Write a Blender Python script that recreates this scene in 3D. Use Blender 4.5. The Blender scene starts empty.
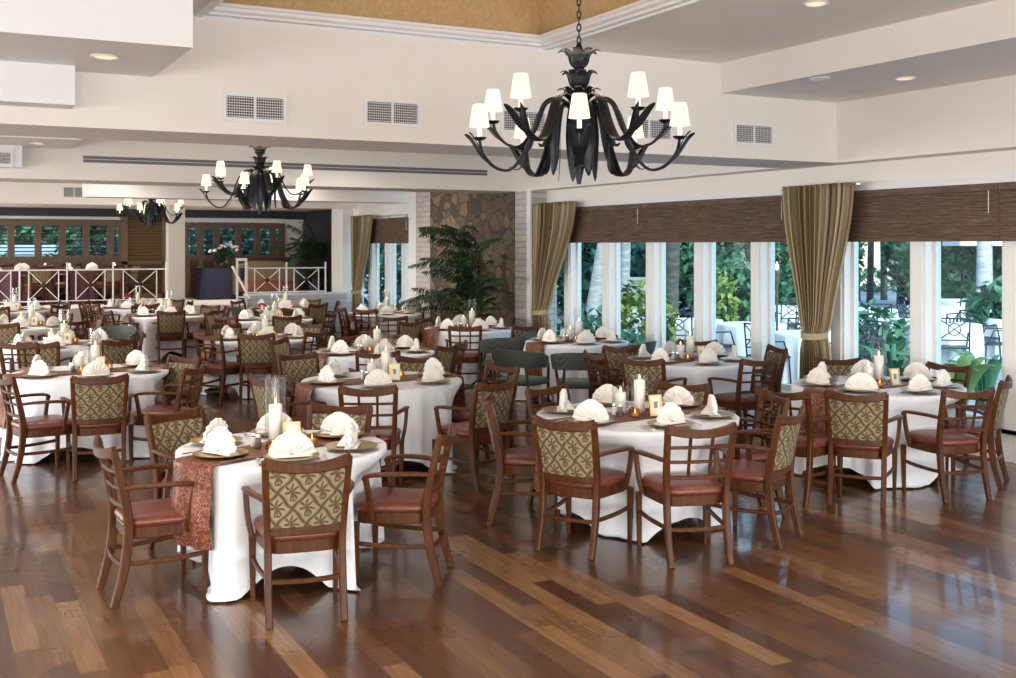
import bpy, math, random
from math import sin, cos, pi, radians, sqrt, atan2
from mathutils import Vector, Matrix

random.seed(11)
SC = bpy.context.scene
COL = SC.collection

# ------------------------------------------------------------------ camera
FPX, CX, HY, H = 1100.0, 508.0, 245.0, 2.0
PSI = radians(27.9)
SP, CP = sin(PSI), cos(PSI)
S = 2.0 / 1.9
cam_d = bpy.data.cameras.new('camera')
cam = bpy.data.objects.new('camera', cam_d)
COL.objects.link(cam)
cam.location = (0, 0, H)
cam.rotation_euler = (pi / 2, 0, -PSI)
cam_d.sensor_width = 36.0
cam_d.lens = FPX / 1016 * 36
cam_d.shift_y = -94.0 / 1016
cam_d.clip_end = 300
SC.camera = cam


def ray(px, py):
    u = (px - CX) / FPX
    return Vector((SP + CP * u, CP - SP * u, (HY - py) / FPX))


def onX(px, py, X):
    d = ray(px, py); t = X / d.x
    return Vector((X, d.y * t, H + d.z * t))


def onY(px, py, Y):
    d = ray(px, py); t = Y / d.y
    return Vector((d.x * t, Y, H + d.z * t))


def onZ(px, py, Z):
    d = ray(px, py); t = (Z - H) / d.z
    return Vector((d.x * t, d.y * t, Z))


def RF(R, F):
    return (SP * F + CP * R, CP * F - SP * R)


def toRF(x, y):
    return (CP * x - SP * y, SP * x + CP * y)


# ------------------------------------------------------------------ materials
def new_mat(name):
    m = bpy.data.materials.new(name)
    m.use_nodes = True
    nt = m.node_tree
    return m, nt, nt.nodes['Principled BSDF']


def mat(name, col, rough=0.5, metal=0.0, **kw):
    m, nt, b = new_mat(name)
    b.inputs['Base Color'].default_value = (*col, 1)
    b.inputs['Roughness'].default_value = rough
    b.inputs['Metallic'].default_value = metal
    for k, v in kw.items():
        b.inputs[k.replace('_', ' ')].default_value = v
    return m


class NT:
    """small helper for node graphs"""
    def __init__(s, nt):
        s.nt = nt

    def n(s, t, **kw):
        x = s.nt.nodes.new(t)
        for k, v in kw.items():
            setattr(x, k, v)
        return x

    def put(s, sock, v):
        if isinstance(v, bpy.types.NodeSocket):
            s.nt.links.new(v, sock)
        else:
            sock.default_value = v

    def m(s, op, a, b=0.0, c=None):
        x = s.n('ShaderNodeMath', operation=op)
        s.put(x.inputs[0], a); s.put(x.inputs[1], b)
        if c is not None:
            s.put(x.inputs[2], c)
        return x.outputs[0]

    def mix(s, f, a, b):
        x = s.n('ShaderNodeMix', data_type='RGBA')
        s.put(x.inputs[0], f)
        s.put(x.inputs[6], a if isinstance(a, bpy.types.NodeSocket) else (*a, 1))
        s.put(x.inputs[7], b if isinstance(b, bpy.types.NodeSocket) else (*b, 1))
        return x.outputs[2]

    def coord(s, which='Object'):
        return s.n('ShaderNodeTexCoord').outputs[which]

    def geo(s):
        return s.n('ShaderNodeNewGeometry').outputs['Position']

    def sep(s, v):
        x = s.n('ShaderNodeSeparateXYZ'); s.put(x.inputs[0], v); return x.outputs

    def comb(s, x, y, z):
        c = s.n('ShaderNodeCombineXYZ')
        s.put(c.inputs[0], x); s.put(c.inputs[1], y); s.put(c.inputs[2], z)
        return c.outputs[0]

    def scale(s, v, sc):
        x = s.n('ShaderNodeMapping'); s.put(x.inputs[0], v)
        x.inputs['Scale'].default_value = sc
        return x.outputs[0]

    def noise(s, v, scale=5.0, detail=3.0, rough=0.5):
        x = s.n('ShaderNodeTexNoise'); s.put(x.inputs['Vector'], v)
        x.inputs['Scale'].default_value = scale
        x.inputs['Detail'].default_value = detail
        x.inputs['Roughness'].default_value = rough
        return x.outputs[0]

    def white(s, v):
        x = s.n('ShaderNodeTexWhiteNoise', noise_dimensions='3D')
        s.put(x.inputs['Vector'], v)
        return x.outputs[0]

    def ramp(s, f, stops):
        x = s.n('ShaderNodeValToRGB'); s.put(x.inputs[0], f)
        e = x.color_ramp.elements
        while len(e) < len(stops):
            e.new(0.5)
        for i, (p, c) in enumerate(stops):
            e[i].position = p; e[i].color = (*c, 1)
        return x.outputs[0]

    def bump(s, h, strength=0.2, dist=0.01):
        x = s.n('ShaderNodeBump'); s.put(x.inputs['Height'], h)
        x.inputs['Strength'].default_value = strength
        x.inputs['Distance'].default_value = dist
        return x.outputs[0]

    def link(s, a, b):
        s.nt.links.new(a, b)


def noisy(name, c1, c2, scale=8.0, rough=0.6, stretch=(1, 1, 1), bump=0.0, metal=0.0, detail=3, **kw):
    m, nt, b = new_mat(name); g = NT(nt)
    v = g.scale(g.coord(), stretch)
    f = g.noise(v, scale, detail)
    g.link(g.ramp(f, [(0.3, c1), (0.7, c2)]), b.inputs['Base Color'])
    b.inputs['Roughness'].default_value = rough
    b.inputs['Metallic'].default_value = metal
    if bump:
        g.link(g.bump(f, bump, 0.01), b.inputs['Normal'])
    for k, v in kw.items():
        b.inputs[k.replace('_', ' ')].default_value = v
    return m


M = {}
M['wall'] = noisy('painted_plaster', (0.83, 0.805, 0.765), (0.85, 0.825, 0.785), 3.0, 0.7)
M['ceil'] = noisy('ceiling_paint', (0.88, 0.845, 0.79), (0.90, 0.865, 0.81), 3.0, 0.8)
M['white'] = mat('white_paint', (0.82, 0.83, 0.83), 0.45)
M['wood'] = noisy('chair_wood', (0.047, 0.0135, 0.0033), (0.105, 0.0335, 0.0080), 6.0, 0.40, (6, 6, 1.0), Coat_Weight=0.0, Specular_IOR_Level=0.22)
M['leather'] = noisy('red_brown_leather', (0.125, 0.029, 0.018), (0.175, 0.043, 0.027), 30, 0.36, bump=0.08)
M['cloth'] = noisy('white_tablecloth', (0.76, 0.79, 0.84), (0.80, 0.83, 0.88), 60, 0.8, bump=0.05)
M['napkin'] = noisy('ivory_napkin', (0.80, 0.765, 0.72), (0.86, 0.825, 0.78), 40, 0.75, bump=0.05)
M['gold'] = noisy('gold_charger', (0.40, 0.26, 0.08), (0.55, 0.38, 0.14), 20, 0.3, metal=0.8)
M['goldframe'] = mat('gold_frame', (0.62, 0.40, 0.13), 0.35, 0.6)
M['iron'] = noisy('blackened_iron', (0.007, 0.010, 0.012), (0.020, 0.027, 0.031), 14, 0.42, metal=0.5)
M['black'] = mat('black_metal', (0.012, 0.012, 0.013), 0.45)
M['candle'] = mat('candle_wax', (0.86, 0.82, 0.76), 0.5, Subsurface_Weight=0.15)
M['silver'] = mat('silver', (0.75, 0.75, 0.76), 0.2, 1.0)
M['petal'] = noisy('red_petals', (0.22, 0.006, 0.012), (0.48, 0.018, 0.028), 30, 0.6)
M['paper'] = mat('card_paper', (0.78, 0.77, 0.72), 0.7)
M['brown_frame'] = noisy('brown_shutter_wood', (0.10, 0.062, 0.038), (0.15, 0.095, 0.06), 4, 0.5, (8, 8, 1))
M['brown_panel'] = noisy('tan_shutter_wood', (0.15, 0.092, 0.038), (0.20, 0.125, 0.055), 4, 0.5, (1, 8, 8))
M['dark_wall'] = mat('near_black', (0.02, 0.019, 0.022), 0.6)
M['navy'] = noisy('navy_cloth', (0.005, 0.006, 0.026), (0.009, 0.011, 0.042), 10, 0.7)
M['burgundy'] = noisy('burgundy_cloth', (0.030, 0.003, 0.007), (0.05, 0.006, 0.010), 10, 0.7)
M['carpet'] = noisy('pale_carpet', (0.68, 0.60, 0.57), (0.76, 0.68, 0.65), 30, 0.9)
M['terracotta'] = mat('dark_planter', (0.05, 0.035, 0.025), 0.5)
M['stem'] = noisy('palm_stem', (0.05, 0.06, 0.02), (0.10, 0.10, 0.04), 12, 0.6)
M['palm'] = noisy('palm_leaf', (0.006, 0.024, 0.010), (0.020, 0.060, 0.022), 6, 0.45)
M['orchid'] = mat('white_orchid', (0.8, 0.78, 0.8), 0.6)
M['bark_light'] = noisy('pale_bark', (0.30, 0.30, 0.32), (0.55, 0.55, 0.56), 5, 0.9, (1, 1, 4), bump=0.5)
M['bark_dark'] = noisy('dark_bark', (0.05, 0.05, 0.05), (0.12, 0.11, 0.10), 5, 0.9, (1, 1, 4), bump=0.5)
M['leaf1'] = noisy('leaf_green', (0.030, 0.125, 0.075), (0.125, 0.30, 0.16), 1.2, 0.5)
M['leaf2'] = noisy('leaf_teal', (0.016, 0.075, 0.062), (0.065, 0.20, 0.145), 1.2, 0.5)
M['leaf3'] = noisy('leaf_yellow_green', (0.12, 0.22, 0.05), (0.32, 0.40, 0.10), 2, 0.5)
M['patio'] = noisy('patio_stone', (0.26, 0.28, 0.32), (0.38, 0.40, 0.43), 3, 0.8)
M['greywall'] = mat('grey_garden_wall', (0.42, 0.42, 0.46), 0.8)
M['lens'] = None


def emis(name, col, strength):
    m, nt, b = new_mat(name)
    b.inputs['Base Color'].default_value = (*col, 1)
    b.inputs['Emission Color'].default_value = (*col, 1)
    b.inputs['Emission Strength'].default_value = strength
    return m


M['shade'] = emis('lit_shade', (1.0, 0.84, 0.60), 0.95)
M['shade'].node_tree.nodes['Principled BSDF'].inputs['Base Color'].default_value = (0.30, 0.25, 0.18, 1)
M['lens'] = emis('downlight_bulb', (1.0, 0.60, 0.32), 1.0)
M['flame'] = emis('flame', (1.0, 0.6, 0.22), 5.0)
M['tubewhite'] = emis('warm_candle_tube', (0.95, 0.86, 0.72), 0.5)


def glass_mat(name, tint, base=0.04, gain=0.5):
    m = bpy.data.materials.new(name); m.use_nodes = True
    nt = m.node_tree; nt.nodes.clear(); g = NT(nt)
    out = g.n('ShaderNodeOutputMaterial')
    tr = g.n('ShaderNodeBsdfTransparent'); tr.inputs[0].default_value = (*tint, 1)
    gl = g.n('ShaderNodeBsdfGlossy'); gl.inputs['Roughness'].default_value = 0.02
    lw = g.n('ShaderNodeLayerWeight'); lw.inputs[0].default_value = 0.3
    f = g.m('MULTIPLY_ADD', lw.outputs['Facing'], gain, base)
    mx = g.n('ShaderNodeMixShader')
    g.link(f, mx.inputs[0]); g.link(tr.outputs[0], mx.inputs[1]); g.link(gl.outputs[0], mx.inputs[2])
    g.link(mx.outputs[0], out.inputs[0])
    return m


M['pane'] = glass_mat('window_glass', (0.84, 0.97, 1.0), 0.001, 0.012)
M['vase'] = glass_mat('clear_glass', (0.975, 0.985, 0.985), 0.03, 0.22)


def floor_mat():
    m, nt, b = new_mat('oak_plank_floor'); g = NT(nt)
    x, y, z = g.sep(g.coord())
    W, L = 0.127, 1.15
    xr = g.m('DIVIDE', x, W)
    row = g.m('FLOOR', xr)
    fx = g.m('FRACT', xr)
    rnd = g.white(g.comb(row, 3.7, 1.1))
    yr = g.m('ADD', g.m('DIVIDE', y, L), g.m('MULTIPLY', rnd, 7.3))
    seg = g.m('FLOOR', yr)
    fy = g.m('FRACT', yr)
    cid = g.white(g.comb(row, seg, 5.5))
    col = g.ramp(cid, [(0.0, (0.060, 0.022, 0.009)), (0.3, (0.094, 0.037, 0.014)), (0.6, (0.132, 0.057, 0.020)), (0.85, (0.190, 0.090, 0.034)), (1.0, (0.28, 0.142, 0.057))])
    gv = g.comb(g.m('MULTIPLY', x, 34.0), g.m('ADD', g.m('MULTIPLY', y, 1.9), g.m('MULTIPLY', cid, 50.0)), g.m('MULTIPLY', cid, 30.0))
    gr = g.noise(gv, 1.6, 3, 0.5)
    col = g.mix(g.m('MULTIPLY', g.m('SUBTRACT', 0.62, gr), 1.7), col, (0.045, 0.017, 0.008))
    ex = g.m('MINIMUM', fx, g.m('SUBTRACT', 1.0, fx))
    ey = g.m('MINIMUM', fy, g.m('SUBTRACT', 1.0, fy))
    gap = g.m('MAXIMUM', g.m('LESS_THAN', ex, 0.012), g.m('LESS_THAN', ey, 0.0018))
    col = g.mix(g.m('MULTIPLY', gap, 0.7), col, (0.03, 0.012, 0.006))
    g.link(col, b.inputs['Base Color'])
    wear = g.noise(g.coord(), 2.2, 4)
    g.link(g.m('MULTIPLY_ADD', wear, 0.18, 0.20), b.inputs['Roughness'])
    b.inputs['Coat Weight'].default_value = 0.36; b.inputs['Coat Roughness'].default_value = 0.08; b.inputs['Coat IOR'].default_value = 1.5
    b.inputs['Specular IOR Level'].default_value = 0.4
    hgt = g.m('SUBTRACT', g.m('MULTIPLY', gr, 0.03), gap)
    cup = g.m('MULTIPLY', g.m('SINE', g.m('MULTIPLY', fx, pi)), 0.35)
    g.link(g.bump(g.m('ADD', hgt, cup), 0.12, 0.004), b.inputs['Normal'])
    return m


M['floor'] = floor_mat()


def tapestry_mat():
    m, nt, b = new_mat('palm_tapestry'); g = NT(nt)
    x, y, z = g.sep(g.coord())
    u0 = g.m('DIVIDE', x, 0.155)
    v0 = g.m('DIVIDE', z, 0.175)
    u = g.m('ADD', u0, 0.0)
    a = g.m('ADD', u, v0)
    bb = g.m('SUBTRACT', u, v0)
    wob = g.m('MULTIPLY', g.m('SINE', g.m('MULTIPLY', v0, 4 * pi)), 0.035)
    a = g.m('ADD', a, wob); bb = g.m('ADD', bb, wob)
    fa = g.m('SUBTRACT', g.m('FRACT', a), 0.5)
    fb = g.m('SUBTRACT', g.m('FRACT', bb), 0.5)
    edge = g.m('MAXIMUM', g.m('ABSOLUTE', fa), g.m('ABSOLUTE', fb))
    line = g.m('GREATER_THAN', edge, 0.435)
    line2 = g.m('MULTIPLY', g.m('GREATER_THAN', edge, 0.385), g.m('LESS_THAN', edge, 0.41))
    # palm motif
    px = g.m('MULTIPLY', g.m('ADD', fa, fb), 0.5)
    pz = g.m('SUBTRACT', g.m('MULTIPLY', g.m('SUBTRACT', fa, fb), 0.5), 0.04)
    r = g.m('SQRT', g.m('ADD', g.m('MULTIPLY', px, px), g.m('MULTIPLY', pz, pz)))
    ang = g.m('ARCTAN2', px, pz)
    pet = g.m('ABSOLUTE', g.m('COSINE', g.m('MULTIPLY', ang, 3.5)))
    lim = g.m('MULTIPLY_ADD', g.m('POWER', pet, 1.4), 0.24, 0.035)
    inside = g.m('LESS_THAN', r, lim)
    trunk = g.m('MULTIPLY', g.m('LESS_THAN', g.m('ABSOLUTE', px), 0.022), g.m('MULTIPLY', g.m('LESS_THAN', pz, 0.0), g.m('GREATER_THAN', pz, -0.3)))
    base = g.m('MULTIPLY', g.m('LESS_THAN', g.m('ABSOLUTE', g.m('ADD', pz, 0.27)), 0.03), g.m('LESS_THAN', g.m('ABSOLUTE', px), 0.1))
    mot = g.m('MAXIMUM', inside, g.m('MAXIMUM', trunk, base))
    dark = g.m('MAXIMUM', g.m('MAXIMUM', g.m('MULTIPLY', line, 0.85), g.m('MULTIPLY', line2, 0.45)), g.m('MULTIPLY', mot, 0.82))
    nz = g.noise(g.coord(), 120, 2)
    col = g.mix(nz, (0.25, 0.185, 0.098), (0.36, 0.28, 0.165))
    g.link(g.mix(dark, col, (0.040, 0.030, 0.015)), b.inputs['Base Color'])
    b.inputs['Roughness'].default_value = 0.85
    g.link(g.bump(nz, 0.2, 0.002), b.inputs['Normal'])
    return m


M['tapestry'] = tapestry_mat()


def weave_mat(name, c1, c2, sc):
    m, nt, b = new_mat(name); g = NT(nt)
    x, y, z = g.sep(g.coord())
    a = g.m('SINE', g.m('MULTIPLY', g.m('ADD', x, g.m('ADD', z, y)), sc))
    c = g.m('SINE', g.m('MULTIPLY', g.m('SUBTRACT', g.m('ADD', x, y), z), sc))
    f = g.m('MULTIPLY_ADD', g.m('MULTIPLY', a, c), 0.5, 0.5)
    g.link(g.mix(f, c1, c2), b.inputs['Base Color'])
    b.inputs['Roughness'].default_value = 0.5
    g.link(g.bump(f, 0.4, 0.004), b.inputs['Normal'])
    return m


M['green_weave'] = weave_mat('green_wicker', (0.014, 0.024, 0.018), (0.105, 0.130, 0.105), 130)
M['runner'] = None


def runner_mat():
    m, nt, b = new_mat('copper_sequin'); g = NT(nt)
    v = g.n('ShaderNodeTexVoronoi'); v.inputs['Scale'].default_value = 130
    g.link(g.coord(), v.inputs['Vector'])
    big = g.noise(g.coord(), 16, 3)
    w = g.white(v.outputs['Position'])
    f = g.m('ADD', g.m('MULTIPLY', w, 0.6), g.m('MULTIPLY', big, 0.4))
    g.link(g.ramp(f, [(0.2, (0.07, 0.018, 0.009)), (0.55, (0.20, 0.058, 0.028)), (0.85, (0.44, 0.18, 0.10))]), b.inputs['Base Color'])
    b.inputs['Roughness'].default_value = 0.42
    b.inputs['Metallic'].default_value = 0.35
    g.link(g.bump(g.m('ADD', w, big), 0.7, 0.006), b.inputs['Normal'])
    return m


M['runner'] = runner_mat()


def blind_mat():
    m = bpy.data.materials.new('woven_bamboo'); m.use_nodes = True
    nt = m.node_tree; b = nt.nodes['Principled BSDF']; g = NT(nt)
    v = g.scale(g.coord(), (3, 3, 110))
    f = g.noise(v, 1.0, 4, 0.6)
    f2 = g.noise(g.scale(g.coord(), (14, 14, 330)), 1.0, 2)
    ff = g.m('ADD', g.m('MULTIPLY', f, 0.65), g.m('MULTIPLY', f2, 0.35))
    col = g.ramp(ff, [(0.33, (0.055, 0.034, 0.024)), (0.5, (0.15, 0.098, 0.068)), (0.68, (0.32, 0.235, 0.175))])
    g.link(col, b.inputs['Base Color'])
    b.inputs['Roughness'].default_value = 0.6
    g.link(g.bump(ff, 0.5, 0.006), b.inputs['Normal'])
    tl = g.n('ShaderNodeBsdfTranslucent'); g.link(col, tl.inputs[0])
    mx = g.n('ShaderNodeMixShader'); mx.inputs[0].default_value = 0.25
    g.link(b.outputs[0], mx.inputs[1]); g.link(tl.outputs[0], mx.inputs[2])
    g.link(mx.outputs[0], nt.nodes['Material Output'].inputs[0])
    return m


M['blind'] = blind_mat()


def stripe_mat():
    m, nt, b = new_mat('striped_silk'); g = NT(nt)
    at = g.n('ShaderNodeAttribute'); at.attribute_name = 'across'
    f = g.white(g.comb(g.m('FLOOR', g.m('MULTIPLY', at.outputs['Fac'], 96.0)), 1.0, 2.0))
    col = g.ramp(f, [(0.0, (0.070, 0.045, 0.020)), (0.3, (0.19, 0.135, 0.06)), (0.6, (0.30, 0.225, 0.11)), (0.85, (0.42, 0.34, 0.19)), (1.0, (0.26, 0.195, 0.09))])
    g.link(col, b.inputs['Base Color'])
    b.inputs['Roughness'].default_value = 0.45
    b.inputs['Sheen Weight'].default_value = 0.2
    return m


M['stripe'] = stripe_mat()


def stone_mat():
    m, nt, b = new_mat('field_stone'); g = NT(nt)
    co = g.scale(g.coord(), (1, 1, 1.15))
    nz = g.n('ShaderNodeTexNoise'); nz.inputs['Scale'].default_value = 3
    g.link(co, nz.inputs['Vector'])
    mx = g.n('ShaderNodeVectorMath', operation='MULTIPLY_ADD')
    g.link(nz.outputs['Color'], mx.inputs[0]); mx.inputs[1].default_value = (0.25, 0.25, 0.25); g.link(co, mx.inputs[2])
    v1 = g.n('ShaderNodeTexVoronoi', feature='DISTANCE_TO_EDGE'); v1.inputs['Scale'].default_value = 3.3
    v2 = g.n('ShaderNodeTexVoronoi'); v2.inputs['Scale'].default_value = 3.3
    g.link(mx.outputs[0], v1.inputs['Vector']); g.link(mx.outputs[0], v2.inputs['Vector'])
    w = g.white(v2.outputs['Position'])
    col = g.ramp(w, [(0.0, (0.055, 0.045, 0.033)), (0.35, (0.13, 0.095, 0.06)), (0.7, (0.26, 0.175, 0.09)), (1.0, (0.20, 0.18, 0.15))])
    col = g.mix(g.m('MULTIPLY', g.noise(co, 14, 4), 0.6), col, (0.06, 0.05, 0.04))
    gap = g.m('LESS_THAN', v1.outputs['Distance'], 0.035)
    g.link(g.mix(gap, col, (0.05, 0.045, 0.04)), b.inputs['Base Color'])
    b.inputs['Roughness'].default_value = 0.85
    g.link(g.bump(g.m('MINIMUM', v1.outputs['Distance'], 0.1), 1.0, 0.1), b.inputs['Normal'])
    return m


M['stone'] = stone_mat()


def brick_mat():
    m, nt, b = new_mat('white_brick'); g = NT(nt)
    x, y, z = g.sep(g.coord())
    t = g.n('ShaderNodeTexBrick')
    g.link(g.comb(g.m('ADD', y, x), z, 0.0), t.inputs['Vector'])
    t.inputs['Scale'].default_value = 1.0
    t.inputs['Brick Width'].default_value = 0.28; t.inputs['Row Height'].default_value = 0.098
    t.inputs['Mortar Size'].default_value = 0.009
    t.inputs['Color1'].default_value = (0.56, 0.53, 0.50, 1); t.inputs['Color2'].default_value = (0.48, 0.45, 0.43, 1)
    t.inputs['Mortar'].default_value = (0.36, 0.34, 0.325, 1)
    g.link(t.outputs['Color'], b.inputs['Base Color'])
    g.link(g.bump(g.m('SUBTRACT', 1.0, t.outputs['Fac']), 0.6, 0.02), b.inputs['Normal'])
    b.inputs['Roughness'].default_value = 0.8
    return m


M['brick'] = brick_mat()


def vault_mat():
    m, nt, b = new_mat('straw_grasscloth'); g = NT(nt)
    x, y, z = g.sep(g.coord())
    f = g.noise(g.comb(g.m('MULTIPLY', x, 18.0), g.m('MULTIPLY', y, 18.0), g.m('MULTIPLY', z, 2.0)), 1.0, 5, 0.65)
    f2 = g.noise(g.comb(g.m('MULTIPLY', x, 60.0), g.m('MULTIPLY', y, 60.0), g.m('MULTIPLY', z, 60.0)), 1.0, 3, 0.6)
    ff = g.m('ADD', g.m('MULTIPLY', f, 0.6), g.m('MULTIPLY', f2, 0.4))
    g.link(g.ramp(ff, [(0.3, (0.50, 0.315, 0.135)), (0.7, (0.72, 0.50, 0.25))]), b.inputs['Base Color'])
    b.inputs['Roughness'].default_value = 0.8
    g.link(g.bump(ff, 0.3, 0.01), b.inputs['Normal'])
    return m


M['vault'] = vault_mat()


def siding_mat(name, c1, c2, step, axis=2):
    m, nt, b = new_mat(name); g = NT(nt)
    o = g.sep(g.coord())[axis]
    f = g.m('FRACT', g.m('DIVIDE', o, step))
    g.link(g.mix(g.m('LESS_THAN', f, 0.1), c1, c2), b.inputs['Base Color'])
    g.link(g.bump(f, 0.6, 0.02), b.inputs['Normal'])
    b.inputs['Roughness'].default_value = 0.6
    return m


M['siding'] = siding_mat('white_clapboard', (0.62, 0.64, 0.66), (0.38, 0.40, 0.43), 0.11)
M['outsiding'] = siding_mat('pale_outdoor_siding', (0.45, 0.55, 0.66), (0.22, 0.28, 0.36), 0.16)


# ------------------------------------------------------------------ mesh builder
class MB:
    def __init__(s):
        s.v = []; s.f = []; s.attr = []

    def add(s, verts, faces):
        o = len(s.v)
        s.v += [tuple(p) for p in verts]
        s.f += [tuple(i + o for i in f) for f in faces]

    def box(s, x0, x1, y0, y1, z0, z1):
        x0, x1 = min(x0, x1), max(x0, x1); y0, y1 = min(y0, y1), max(y0, y1); z0, z1 = min(z0, z1), max(z0, z1)
        v = [(x0, y0, z0), (x1, y0, z0), (x1, y1, z0), (x0, y1, z0), (x0, y0, z1), (x1, y0, z1), (x1, y1, z1), (x0, y1, z1)]
        s.add(v, [(0, 3, 2, 1), (4, 5, 6, 7), (0, 1, 5, 4), (1, 2, 6, 5), (2, 3, 7, 6), (3, 0, 4, 7)])
        return s

    def bbox(s, x0, x1, y0, y1, z0, z1, c=0.004):
        """box with chamfered vertical and horizontal edges"""
        pts = []
        for (z, k) in ((z0, c), (z0 + c, 0), (z1 - c, 0), (z1, c)):
            a0, a1, b0, b1 = x0 + k, x1 - k, y0 + k, y1 - k
            pts.append([(a0 + c, b0, z), (a1 - c, b0, z), (a1, b0 + c, z), (a1, b1 - c, z), (a1 - c, b1, z), (a0 + c, b1, z), (a0, b1 - c, z), (a0, b0 + c, z)])
        s.rings(pts, True, True)
        return s

    def rings(s, rings, cap0=True, cap1=True, closed=True):
        n = len(rings[0]); o = len(s.v)
        for r in rings:
            s.v += [tuple(p) for p in r]
        for i in range(len(rings) - 1):
            for j in range(n if closed else n - 1):
                a = o + i * n + j; b = o + i * n + (j + 1) % n
                s.f.append((a, b, b + n, a + n))
        if cap0:
            s.f.append(tuple(o + j for j in reversed(range(n))))
        if cap1:
            s.f.append(tuple(o + (len(rings) - 1) * n + j for j in range(n)))

    def sweep(s, pts, w, h, up=(0, 0, 1), c=0.25):
        """chamfered rectangular section along a path; w across, h along the up side (numbers or lists)"""
        pts = [Vector(p) for p in pts]; n = len(pts); up = Vector(up); rr = []
        for i, p in enumerate(pts):
            t = (pts[min(i + 1, n - 1)] - pts[max(i - 1, 0)]).normalized()
            side = t.cross(up)
            if side.length < 1e-4:
                side = t.cross(Vector((1, 0.01, 0)))
            side.normalize(); nn = side.cross(t)
            ww = (w[i] if isinstance(w, (list, tuple)) else w) / 2; hh = (h[i] if isinstance(h, (list, tuple)) else h) / 2
            k = min(ww, hh) * c * 2
            prof = [(-ww + k, -hh), (ww - k, -hh), (ww, -hh + k), (ww, hh - k), (ww - k, hh), (-ww + k, hh), (-ww, hh - k), (-ww, -hh + k)]
            rr.append([p + side * a + nn * b for a, b in prof])
        s.rings(rr); return s

    def tube(s, pts, r, seg=8):
        pts = [Vector(p) for p in pts]; n = len(pts); rr = []; prev = None
        for i, p in enumerate(pts):
            t = (pts[min(i + 1, n - 1)] - pts[max(i - 1, 0)]).normalized()
            a = prev if prev is not None else (Vector((0, 0, 1)) if abs(t.z) < 0.9 else Vector((1, 0, 0)))
            side = t.cross(a).normalized(); nn = side.cross(t).normalized(); prev = nn
            q = r[i] if isinstance(r, (list, tuple)) else r
            rr.append([p + side * (cos(2 * pi * k / seg) * q) + nn * (sin(2 * pi * k / seg) * q) for k in range(seg)])
        s.rings(rr); return s

    def lathe(s, prof, seg=24, c=(0, 0), cap0=True, cap1=True):
        s.rings([[(c[0] + r * cos(2 * pi * k / seg), c[1] + r * sin(2 * pi * k / seg), z) for k in range(seg)] for r, z in prof], cap0, cap1)
        return s

    def xf(s, mt, start=0):
        s.v[start:] = [tuple(mt @ Vector(p)) for p in s.v[start:]]
        return s

    def mesh(s, name, m, smooth=0.6):
        me = bpy.data.meshes.new(name)
        me.from_pydata(s.v, [], s.f)
        me.materials.append(m)
        if smooth:
            me.polygons.foreach_set('use_smooth', [True] * len(me.polygons))
            me.set_sharp_from_angle(angle=smooth)
        me.update()
        return me


def smoothpath(pts, n=6):
    """Catmull-Rom through pts"""
    P = [Vector(p) for p in pts]; out = []
    for i in range(len(P) - 1):
        p0 = P[max(i - 1, 0)]; p1 = P[i]; p2 = P[i + 1]; p3 = P[min(i + 2, len(P) - 1)]
        for k in range(n):
            t = k / n
            out.append(0.5 * ((2 * p1) + (p2 - p0) * t + (2 * p0 - 5 * p1 + 4 * p2 - p3) * t * t + (3 * p1 - p0 - 3 * p2 + p3) * t ** 3))
    out.append(P[-1])
    return out


def link(o, parent=None):
    COL.objects.link(o)
    if parent:
        o.parent = parent
    return o


LABELS = {}


def props(o, label=None, cat=None, group=None, kind=None):
    if label:
        o['label'] = label
    if cat:
        o['category'] = cat
    if group:
        o['group'] = group
    if kind:
        o['kind'] = kind
    return o


def part(name, mesh, parent, label=None):
    o = link(bpy.data.objects.new(name, mesh), parent)
    if label:
        o['label'] = label
    return o


def thing(name, label, cat, loc=(0, 0, 0), rotz=0.0, group=None):
    o = link(bpy.data.objects.new(name, None))
    o.empty_display_size = 0.1
    o.location = loc; o.rotation_euler = (0, 0, rotz)
    return props(o, label, cat, group)


def single(name, mesh, label, cat, loc=(0, 0, 0), rotz=0.0, group=None, kind=None):
    o = link(bpy.data.objects.new(name, mesh))
    o.location = loc; o.rotation_euler = (0, 0, rotz)
    return props(o, label, cat, group, kind)


def build_kids(proto, parent):
    for p in proto:
        nm, me = p[0], p[1]
        o = part(nm, me, parent, p[2] if len(p) > 2 else None)
        if len(p) > 3:
            build_kids(p[3], o)


def place(proto, name, label, cat, loc, rotz=0.0, group=None):
    t = thing(name, label, cat, loc, rotz, group)
    build_kids(proto, t)
    return t


def struct(name, mb, m, label=None, smooth=0.5):
    me = mb.mesh(name, m, smooth)
    o = link(bpy.data.objects.new(name, me))
    return props(o, label, None, None, 'structure')


# ================================================================== room shell
XW, XS = 8.4 * S, 8.13 * S
Y1, Y1b = 8.26 * S, 9.15 * S
Y2, Y2b = 14.97 * S, 15.87 * S
Y3 = 20.0 * S
YH = 23.0 * S
YB = 26.75 * S
ZB, ZC, ZS, ZK, ZX = 2.73 * S, 3.62 * S, 3.335 * S, 3.12 * S, 2.853 * S
XL, YR = -5.0, -6.0
ZP = 0.65 * S            # platform height
VX0, VX1 = 1.80 * S, 4.72 * S
VY0, VY1 = 2.46 * S, Y1
BT, BB = 2.45 * S, 1.944 * S   # blind top, bottom
SILL = 0.28 * S

struct('floor', MB().box(XL, XW + 0.2, YR, YB, -0.1, 0), M['floor'], 'glossy brown oak plank floor')

c = MB()
# bay one flat ceiling round the vault
c.box(XL, VX0, YR, Y1, ZC, ZC + 0.15)
c.box(VX1, XW + 0.2, YR, Y1, ZC, ZC + 0.15)
c.box(VX0, VX1, YR, VY0, ZC, ZC + 0.15)
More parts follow.
